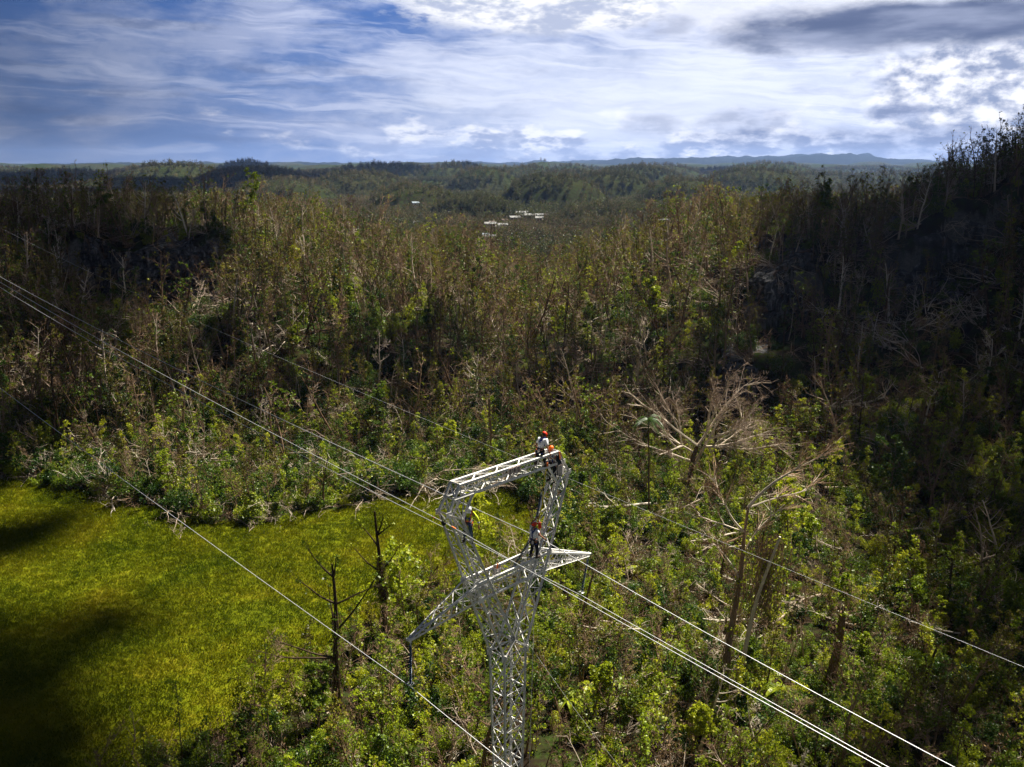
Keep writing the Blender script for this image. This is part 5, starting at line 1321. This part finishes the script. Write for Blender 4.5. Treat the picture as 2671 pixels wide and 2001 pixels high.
# ------------------------------------------------------------------ people
def skin_mesh(name, chains, mats, sub=2, extra=None, origin=(0, 0, 0)):
    """chains: lists of (key, point, radius); equal keys are welded, so limbs join into one surface"""
    idx = {}; V = []; R = []; E = set(); prev = None
    for ch in chains:
        prev = None
        for key, p, r in ch:
            if key not in idx: idx[key] = len(V); V.append(np.asarray(p, float) - np.asarray(origin)); R.append(r)
            if prev is not None and prev != idx[key]: E.add((min(prev, idx[key]), max(prev, idx[key])))
            prev = idx[key]
    me = bpy.data.meshes.new(name); me.from_pydata([tuple(v) for v in V], sorted(E), []); me.update()
    o = bpy.data.objects.new(name, me); COL.objects.link(o)
    md = o.modifiers.new('skin', 'SKIN'); md.use_smooth_shade = True
    if not me.skin_vertices:
        me.update()
    sv = me.skin_vertices[0].data
    for i, r in enumerate(R): sv[i].radius = (r, r) if np.isscalar(r) else r; sv[i].use_root = (i == 0)
    o.modifiers.new('sub', 'SUBSURF').levels = sub; o.modifiers['sub'].render_levels = sub
    dg = bpy.context.evaluated_depsgraph_get(); ev = o.evaluated_get(dg); m2 = bpy.data.meshes.new_from_object(ev)
    bpy.data.objects.remove(o); bpy.data.meshes.remove(me)
    if extra is not None and extra.V:
        b = bmesh.new(); b.from_mesh(m2); vs = [b.verts.new(tuple(np.asarray(v) - np.asarray(origin))) for v in extra.V]
        for f in extra.F:
            try: b.faces.new([vs[i] for i in f]).smooth = True
            except ValueError: pass
        b.to_mesh(m2); b.free()
    m2.name = name; m2.materials.clear()
    for m in mats: m2.materials.append(m)
    m2.polygons.foreach_set('use_smooth', [True] * len(m2.polygons)); return m2

def person(base, fwd, J, label, top, legs, helmet, vest=False, sleeves=.5, strapm='strap_blue', tools=True, boots='boot'):
    F = unit(np.array([fwd[0], fwd[1], 0.])); Rt = np.array([F[1], -F[0], 0]); base = np.asarray(base, float)
    w = lambda p: base + p[0] * Rt + p[1] * F + p[2] * ZA
    j = {k: w(v) for k, v in J.items()}
    o = thing('person', tuple(base), label, 'person')
    hd = unit(j['head'] - j['neck']); look = w(np.array(J['head']) + np.array(J['look'])) - j['head']; look = unit(look - hd * 0)
    sidev = unit(np.cross(look, ZA)); upv = np.cross(sidev, look)
    chains = [[('pel', j['pelvis'], .125), ('waist', j['waist'], .115), ('chest', j['chest'], .135), ('nb', lerp(j['chest'], j['neck'], .75), .075), ('neck', j['neck'], .055), ('skull0', lerp(j['neck'], j['head'], .55), .066), ('head', j['head'], .088), ('top', j['head'] + upv * .075, .07)]]
    for s, q in (('L', -1), ('R', 1)):
        sh, el, wr = j['sh' + s], j['el' + s], j['wr' + s]
        hv = unit(wr - el); palm = wr + hv * .05; knuck = wr + hv * .095; acr = unit(np.cross(hv, look)); 
        chains.append([('chest', 0, 0), ('sh' + s, sh, .068), ('ua' + s, lerp(sh, el, .5), .052), ('el' + s, el, .042), ('fa' + s, lerp(el, wr, .35), .043), ('wr' + s, wr, .027), ('palm' + s, palm, .033), ('kn' + s, knuck, .030)])
        for k in range(4):
            off = acr * (k - 1.5) * .021; ln = (.072, .082, .076, .060)[k]; c1 = knuck + off + hv * ln * .5 - np.cross(acr, hv) * .006; c2 = knuck + off + hv * ln * .8 - np.cross(acr, hv) * .030
            chains.append([('kn' + s, 0, 0), ('f%d' % k + s, knuck + off + hv * .02, .0095), ('g%d' % k + s, c1, .009), ('h%d' % k + s, c2, .008)])
        chains.append([('palm' + s, 0, 0), ('t1' + s, palm + acr * .040 * q + hv * .012, .011), ('t2' + s, palm + acr * .055 * q + hv * .045, .009)])
        hp, kn, an, to = j['hip' + s], j['knee' + s], j['ank' + s], j['toe' + s]
        chains.append([('pel', 0, 0), ('hip' + s, hp, .092), ('th' + s, lerp(hp, kn, .5), .076), ('knee' + s, kn, .056), ('calf' + s, lerp(kn, an, .35), .056), ('ank' + s, an, .038), ('toe' + s, to, .036)])
    ex = MB(); hc = j['head'] + look * .010
    ex.ball(hc + look * .098 - upv * .012, (.014, .014, .022), 0, 8, (sidev, look, upv))                 # nose
    for q in (-1, 1): ex.ball(hc + sidev * .088 * q - upv * .005, (.010, .020, .030), 0, 8, (sidev, look, upv))   # ears
    ex.ball(hc + look * .082 - upv * .062, (.026, .014, .008), 0, 8, (sidev, look, upv))                # mouth
    body = skin_mesh('body', chains, [M['skin']], 2, ex, base); bo = link('body', body, o)
    e = MB()
    for q in (-1, 1): e.ball(hc + look * .085 + sidev * .032 * q + upv * .012, (.012, .008, .008), 0, 8, (sidev, look, upv))
    e.build('eyes', [M['black']], o, base)
    h = MB()                                                                                                     # short hair under the helmet
    h.ball(j['head'] - look * .022 + upv * .006, (.093, .085, .090), 0, 12, (sidev, look, upv)); h.build('hair', [M['black']], o, base, True)
    # shirt
    ch = [[('pel', j['pelvis'] + ZA * .05, .135), ('waist', j['waist'], .148), ('chest', j['chest'], .172), ('nb', lerp(j['chest'], j['neck'], .72), .080)]]
    for s in 'LR':
        sh, el, wr = j['sh' + s], j['el' + s], j['wr' + s]
        c = [('chest', 0, 0), ('sh' + s, sh, .094), ('u' + s, lerp(sh, el, min(sleeves, .5) * 1.3), .074)]
        if sleeves > .6: c += [('el' + s, el, .056), ('w' + s, lerp(el, wr, .85), .040)]
        ch.append(c)
    link('shirt', skin_mesh('shirt', ch, [M[top]], 2, None, base), o)
    # trousers
    ch = [[('waist', lerp(j['pelvis'], j['waist'], .35), .128), ('pel', j['pelvis'], .158)]]
    for s in 'LR':
        ch.append([('pel', 0, 0), ('hip' + s, j['hip' + s], .122), ('th' + s, lerp(j['hip' + s], j['knee' + s], .5), .104), ('kn' + s, j['knee' + s], .082), ('cf' + s, lerp(j['knee' + s], j['ank' + s], .4), .080), ('an' + s, lerp(j['knee' + s], j['ank' + s], .93), .060)])
    link('trousers', skin_mesh('trousers', ch, [M[legs]], 2, None, base), o)
    for s in 'LR':
        b = MB(); an, to = j['ank' + s], j['toe' + s]; d = unit(to - an); d[2] = 0; d = unit(d); sd_ = np.cross(d, ZA); c = (an + to) / 2
        b.tube([an + ZA * .09, an, an - ZA * .03], [.058, .056, .05], 10); b.ball(c - ZA * .01 + d * .01, (.15, .052, .052), 0, 10, (d, sd_, ZA)); b.box(c - ZA * .052 + d * .01, (d, sd_, ZA), (.145, .046, .012)); b.build('boot', [M[boots]], o, base)
    # helmet
    b = MB(); hc2 = j['head'] + upv * .028 - look * .012; n = 16; rings = 7; st = len(b.V)
    for i in range(rings + 1):
        th = (pi / 2) * 1.08 * i / rings
        for k in range(n):
            a = 2 * pi * k / n; b.V.append(hc2 + upv * (.112 * cos(th)) + sidev * (.118 * sin(th) * cos(a)) + look * (.140 * sin(th) * sin(a)))
    for i in range(rings):
        for k in range(n): b.F.append((st + i * n + k, st + (i + 1) * n + k, st + (i + 1) * n + (k + 1) % n, st + i * n + (k + 1) % n)); b.m.append(0)
    hm = b.build('helmet', [M[helmet]], o, base, True)
    b = MB(); b.box(hc2 + look * .145 - upv * .008, (sidev, look, upv), (.075, .035, .006)); b.build('brim', [M[helmet]], hm, base)
    b = MB()
    for q in (-1, 1): b.tube([hc2 + sidev * .115 * q - upv * .01, hc2 + sidev * .095 * q - upv * .09 + look * .02, hc2 + look * .06 - upv * .15], .006, 4)
    b.tube([hc2 + look * (.10 * cos(t)) * 1.0 - look * .03 + sidev * .05 + upv * (.118 * sin(t)) for t in np.linspace(.2, 2.4, 8)], .005, 4)
    b.build('chin_strap', [M['black']], hm, base)
    # harness
    ax = unit(j['neck'] - j['pelvis']); bf = unit(F - ax * (F @ ax)); br = np.cross(bf, ax); hs = MB(); k = .176
    def strap(P, wd=.026):
        for a, c in zip(P[:-1], P[1:]):
            d = c - a; m = (a + c) / 2; dd = unit(d); n_ = unit(m - lerp(j['pelvis'], j['neck'], max(0, min(1, (m - j['pelvis']) @ ax / np.linalg.norm(j['neck'] - j['pelvis']))))); n_ = unit(n_ - dd * (n_ @ dd)); hs.box(m, (dd, np.cross(dd, n_), n_), (np.linalg.norm(d) / 2 + .01, wd, .006))
    bk = lambda x, z, dp=k: lerp(j['pelvis'], j['neck'], z) + br * x - bf * dp
    ft = lambda x, z, dp=k: lerp(j['pelvis'], j['neck'], z) + br * x + bf * dp
    strap([ft(-.09, .62), ft(-.105, .86, .12), lerp(j['shL'], j['neck'], .40) + ax * .085, bk(-.07, .88, .125), bk(0, .66), bk(0, .30, .150), bk(0, .05, .165)])
    strap([ft(.09, .62), ft(.105, .86, .12), lerp(j['shR'], j['neck'], .40) + ax * .085, bk(.07, .88, .125), bk(0, .66)])
    strap([ft(-.09, .62), ft(-.08, .1, .15)]); strap([ft(.09, .62), ft(.08, .1, .15)]); strap([ft(-.10, .58), ft(.10, .58)])
    hs.build('harness', [M[strapm]], o, base)
    b = MB(); c = lerp(j['pelvis'], j['waist'], .35); b.tube([c + .172 * (cos(t) * br + sin(t) * bf * .95) for t in np.linspace(0, 2 * pi, 19)], .027, 6); b.build('belt', [M['black']], o, base)
    for s in 'LR':
        b = MB(); th = lerp(j['hip' + s], j['knee' + s], .22); d = unit(j['knee' + s] - j['hip' + s]); u, v = b._frame(d); b.tube([th + .112 * (cos(t) * u + sin(t) * v) for t in np.linspace(0, 2 * pi, 15)], .02, 5); b.build('leg_loop', [M[strapm]], o, base)
    if tools:
        b = MB(); c = j['pelvis'] - bf * .17 + br * .05 - ax * .05; b.ball(c, (.06, .05, .10), 0, 10, (br, bf, ax)); b.build('tool_pouch', [M['canvas']], o, base)
        b = MB(); c = j['hipR'] + br * .12; b.ball(c, (.035, .06, .10), 0, 8, (br, bf, ax)); b.tube([c, c - ax * .28 + br * .02], .012, 5); b.tube([c + bf * .05, c - ax * .22 + bf * .05], .014, 5); b.build('tools', [M['black']], o, base)
        b = MB(); c = j['hipL'] - br * .11; b.tube([c + .09 * (cos(t) * bf + sin(t) * ax) - ax * .06 for t in np.linspace(0, 2 * pi, 15)], .014, 5); b.tube([c - ax * .1, c - ax * .3 + bf * .05], .010, 5); b.build('rope_coil', [M['orange']], o, base)
    if vest:
        b2 = hs = MB(); strap([ft(-.10, .25, .150), ft(-.115, .80, .135), lerp(j['shL'], j['neck'], .2) + ax * .088, bk(-.11, .8, .14), bk(-.10, .3, .15)], .032)
        strap([ft(.10, .25, .150), ft(.115, .80, .135), lerp(j['shR'], j['neck'], .2) + ax * .088, bk(.11, .8, .14), bk(.10, .3, .15)], .032)
        strap([ft(-.12, .30, .145), ft(0, .27, .160), ft(.12, .30, .145)], .03); hs.build('reflective_tape', [M['orange']], o, base)
        b = MB()
        for s in 'LR': c = lerp(j['el' + s], j['wr' + s], .3); d = unit(j['wr' + s] - j['el' + s]); b.tube([c, c + d * .05], .056, 8, cap=False)
        b.build('sleeve_tape', [M['white_cloth']], o, base)
    return o

def pose(fl, fr, hipz=.93, lean=(0, 0), look=(0, 1, -.5), elL=None, wrL=None, elR=None, wrR=None, kneeL=None, kneeR=None, bend=0.0, cx=0.0, cy=0.0):
    """fl, fr: ankle positions; the rest follows from hip height, lean and the given hands"""
    P = np.array([cx, cy, hipz]); up = unit(np.array([lean[0], lean[1], 1.0])); up2 = unit(np.array([lean[0], lean[1] + bend, 1.0]))
    J = {'pelvis': P, 'waist': P + up * .15, 'chest': P + up * .15 + up2 * .23}
    nk = J['chest'] + up2 * .20; J['neck'] = nk; J['head'] = nk + unit(up2 + np.array([0, .35 if look[2] < -.3 else .12, 0])) * .155
    J['shL'] = J['chest'] + up2 * .115 + np.array([-.185, 0, 0]); J['shR'] = J['chest'] + up2 * .115 + np.array([.185, 0, 0])
    J['hipL'] = P + np.array([-.10, 0, -.04]); J['hipR'] = P + np.array([.10, 0, -.04])
    J['ankL'], J['ankR'] = np.array(fl, float) + (0, 0, .075), np.array(fr, float) + (0, 0, .075)
    for s in 'LR':
        J['toe' + s] = J['ank' + s] + np.array([-.03 if s == 'L' else .03, .16, -.035])
        J['knee' + s] = np.array((kneeL if s == 'L' else kneeR) or tuple((J['hip' + s] + J['ank' + s]) / 2 + np.array([0, .07, 0])))
    J['elL'] = np.array(elL or tuple(J['shL'] + np.array([-.07, -.02, -.28]))); J['wrL'] = np.array(wrL or tuple(J['elL'] + np.array([.02, .10, -.24])))
    J['elR'] = np.array(elR or tuple(J['shR'] + np.array([.07, -.02, -.28]))); J['wrR'] = np.array(wrR or tuple(J['elR'] + np.array([-.02, .10, -.24])))
    J['look'] = look; return J

# standing astride the bridge, back to the camera
person(W(2.10, 0, 6.554 * S_ + .055), UA + VA * .12, pose((-.27, 0, 0), (.27, .02, 0), hipz=.74, lean=(.06, .04), look=(.5, 1, -1.4), bend=.42, wrR=(.40, .22, .58), elR=(.38, .08, .82), wrL=(-.20, .20, .62), elL=(-.26, .04, .86)),
       'worker in white t-shirt and red helmet standing on top of the bridge, back turned', 'white_cloth', 'navy', 'red_helmet', boots='boot')
# inside the right corner of the head, facing the first
person(W(3.06, .04, 5.766 * S_ + .06), -UA + np.array([0, -.15, 0]), pose((-.14, 0, 0), (.14, .05, 0), hipz=.90, lean=(0, .06), look=(.1, 1, -.8), bend=.15, elL=(-.25, .16, 1.16), wrL=(-.10, .38, 1.22), elR=(.25, .18, 1.16), wrR=(.10, .40, 1.20)),
       'worker in an orange helmet inside the right corner of the bridge, arms resting on it', 'white_cloth', 'navy', 'orange_helmet')
# standing inside the left leg, facing the camera, head bent
person(W(-2.42, .0, 6.10), np.array([-.10, -1, 0]), pose((-.17, .03, 0), (.15, -.03, 0), hipz=.88, lean=(-.14, .04), look=(-.2, 1, -1.5), bend=.40, elR=(.24, .16, 1.10), wrR=(.05, .30, .90), elL=(-.46, .10, 1.02), wrL=(-.48, .14, .76)),
       'worker in a yellow reflective shirt, jeans and white helmet inside the left leg, looking down', 'hivis', 'jeans', 'white_helmet', vest=True, sleeves=1.0, strapm='strap_blue')
# on the crossbeam below the lifted insulator
person(W(1.40, -.31, ZT + .03), UA + VA * .1, pose((-.20, 0, 0), (.12, .05, 0), hipz=.86, lean=(0, .03), look=(.15, 1, .25), elL=(-.24, .12, 1.62), wrL=(-.10, .30, 1.80), elR=(.34, .02, 1.16), wrR=(.42, .22, .98)),
       'worker in white t-shirt and red helmet on the crossbeam reaching up to the insulator', 'white_cloth', 'navy', 'red_helmet')

# ------------------------------------------------------------------ unseen clouds added above the frame to shade parts of the land
def build_cloud(targets, alt, seed):
    rng = random.Random(seed); sdn = np.array(SUND); b = MB()
    for (tx, ty, r) in targets:
        c = np.array([tx, ty, 10.]) + sdn * (alt - 10) / sdn[2]
        for _ in range(9):
            a = rng.uniform(0, 6.28); q = rng.uniform(0, .75) * r
            b.ball(c + np.array([cos(a) * q, sin(a) * q, rng.uniform(-.05, .15) * r]), (r * rng.uniform(.3, .5), r * rng.uniform(.3, .5), r * rng.uniform(.15, .3)), 0, 14)
    m, N = new_mat('cloud'); thinness = .52 if seed == 1 else (.5 if seed == 2 else .3); d = N.node('ShaderNodeBsdfDiffuse', {0: (.85, .87, .9, 1)}); t = N.node('ShaderNodeBsdfTransparent')
    N.l.new(d.outputs[0], (mx := N.node('ShaderNodeMixShader', {0: thinness})).inputs[1]); N.l.new(t.outputs[0], mx.inputs[2]); finish(N, mx.outputs[0])
    o = b.build('cloud', [m], smooth=True); tag(o, kind='structure')
build_cloud([(75, 150, 42), (110, 185, 60), (115, 130, 50), (80, 110, 28), (150, 160, 60), (140, 220, 60), (62, 62, 22), (82, 85, 30), (50, 142, 20), (38, 136, 13), (60, 160, 22), (30, 53, 7), (36, 62, 8), (45, 75, 10), (53, 88, 12), (22, 50, 5), (58, 100, 14), (52, 114, 13)], 620, 1)  # shades the right hill; small lumps added to darken the lower right
build_cloud([(-35, 133, 13), (-14, 140, 14), (8, 140, 13), (-62, 130, 14), (-48, 146, 12), (22, 132, 9), (-76, 150, 14), (-72, 122, 9)], 640, 4)  # added to darken the lower part of the middle slope
build_cloud([(-500, 1300, 330), (-1300, 2300, 600), (-300, 2300, 420), (-1000, 1500, 400), (500, 2700, 420), (-300, 760, 110), (100, 1300, 100), (1400, 2500, 500), (-1300, 3000, 480), (-650, 3000, 320)], 900, 5)
build_cloud([(-38, 60, 13), (-33, 73, 10), (-27, 63, 9), (-19, 56, 7), (-30, 52, 14), (-34, 66, 10), (-50, 98, 10), (-74, 192, 15), (-44, 70, 14), (-56, 95, 10), (-67, 110, 11), (-62, 62, 24), (-85, 95, 34), (-100, 150, 36), (-110, 190, 40), (-75, 40, 30), (-45, 42, 16), (-145, 215, 50)], 640, 2)  # added to darken the left edge and lower left corner

# ------------------------------------------------------------------ air
def build_haze():
    b = MB(); b.box((0, 5200, 107), np.eye(3), (9500, 6300, 113)); o = b.build('haze', [])
    m = bpy.data.materials.new('haze'); m.use_nodes = True; N = NT(m.node_tree)
    v = N.node('ShaderNodeVolumePrincipled', {'Color': (.34, .52, 1, 1), 'Density': 4.4e-5, 'Anisotropy': .3}); out = N.node('ShaderNodeOutputMaterial'); N.l.new(v.outputs[0], out.inputs['Volume'])
    o.data.materials.append(m); tag(o, kind='stuff', label='thin blue haze over the whole landscape', cat='haze')
build_haze()
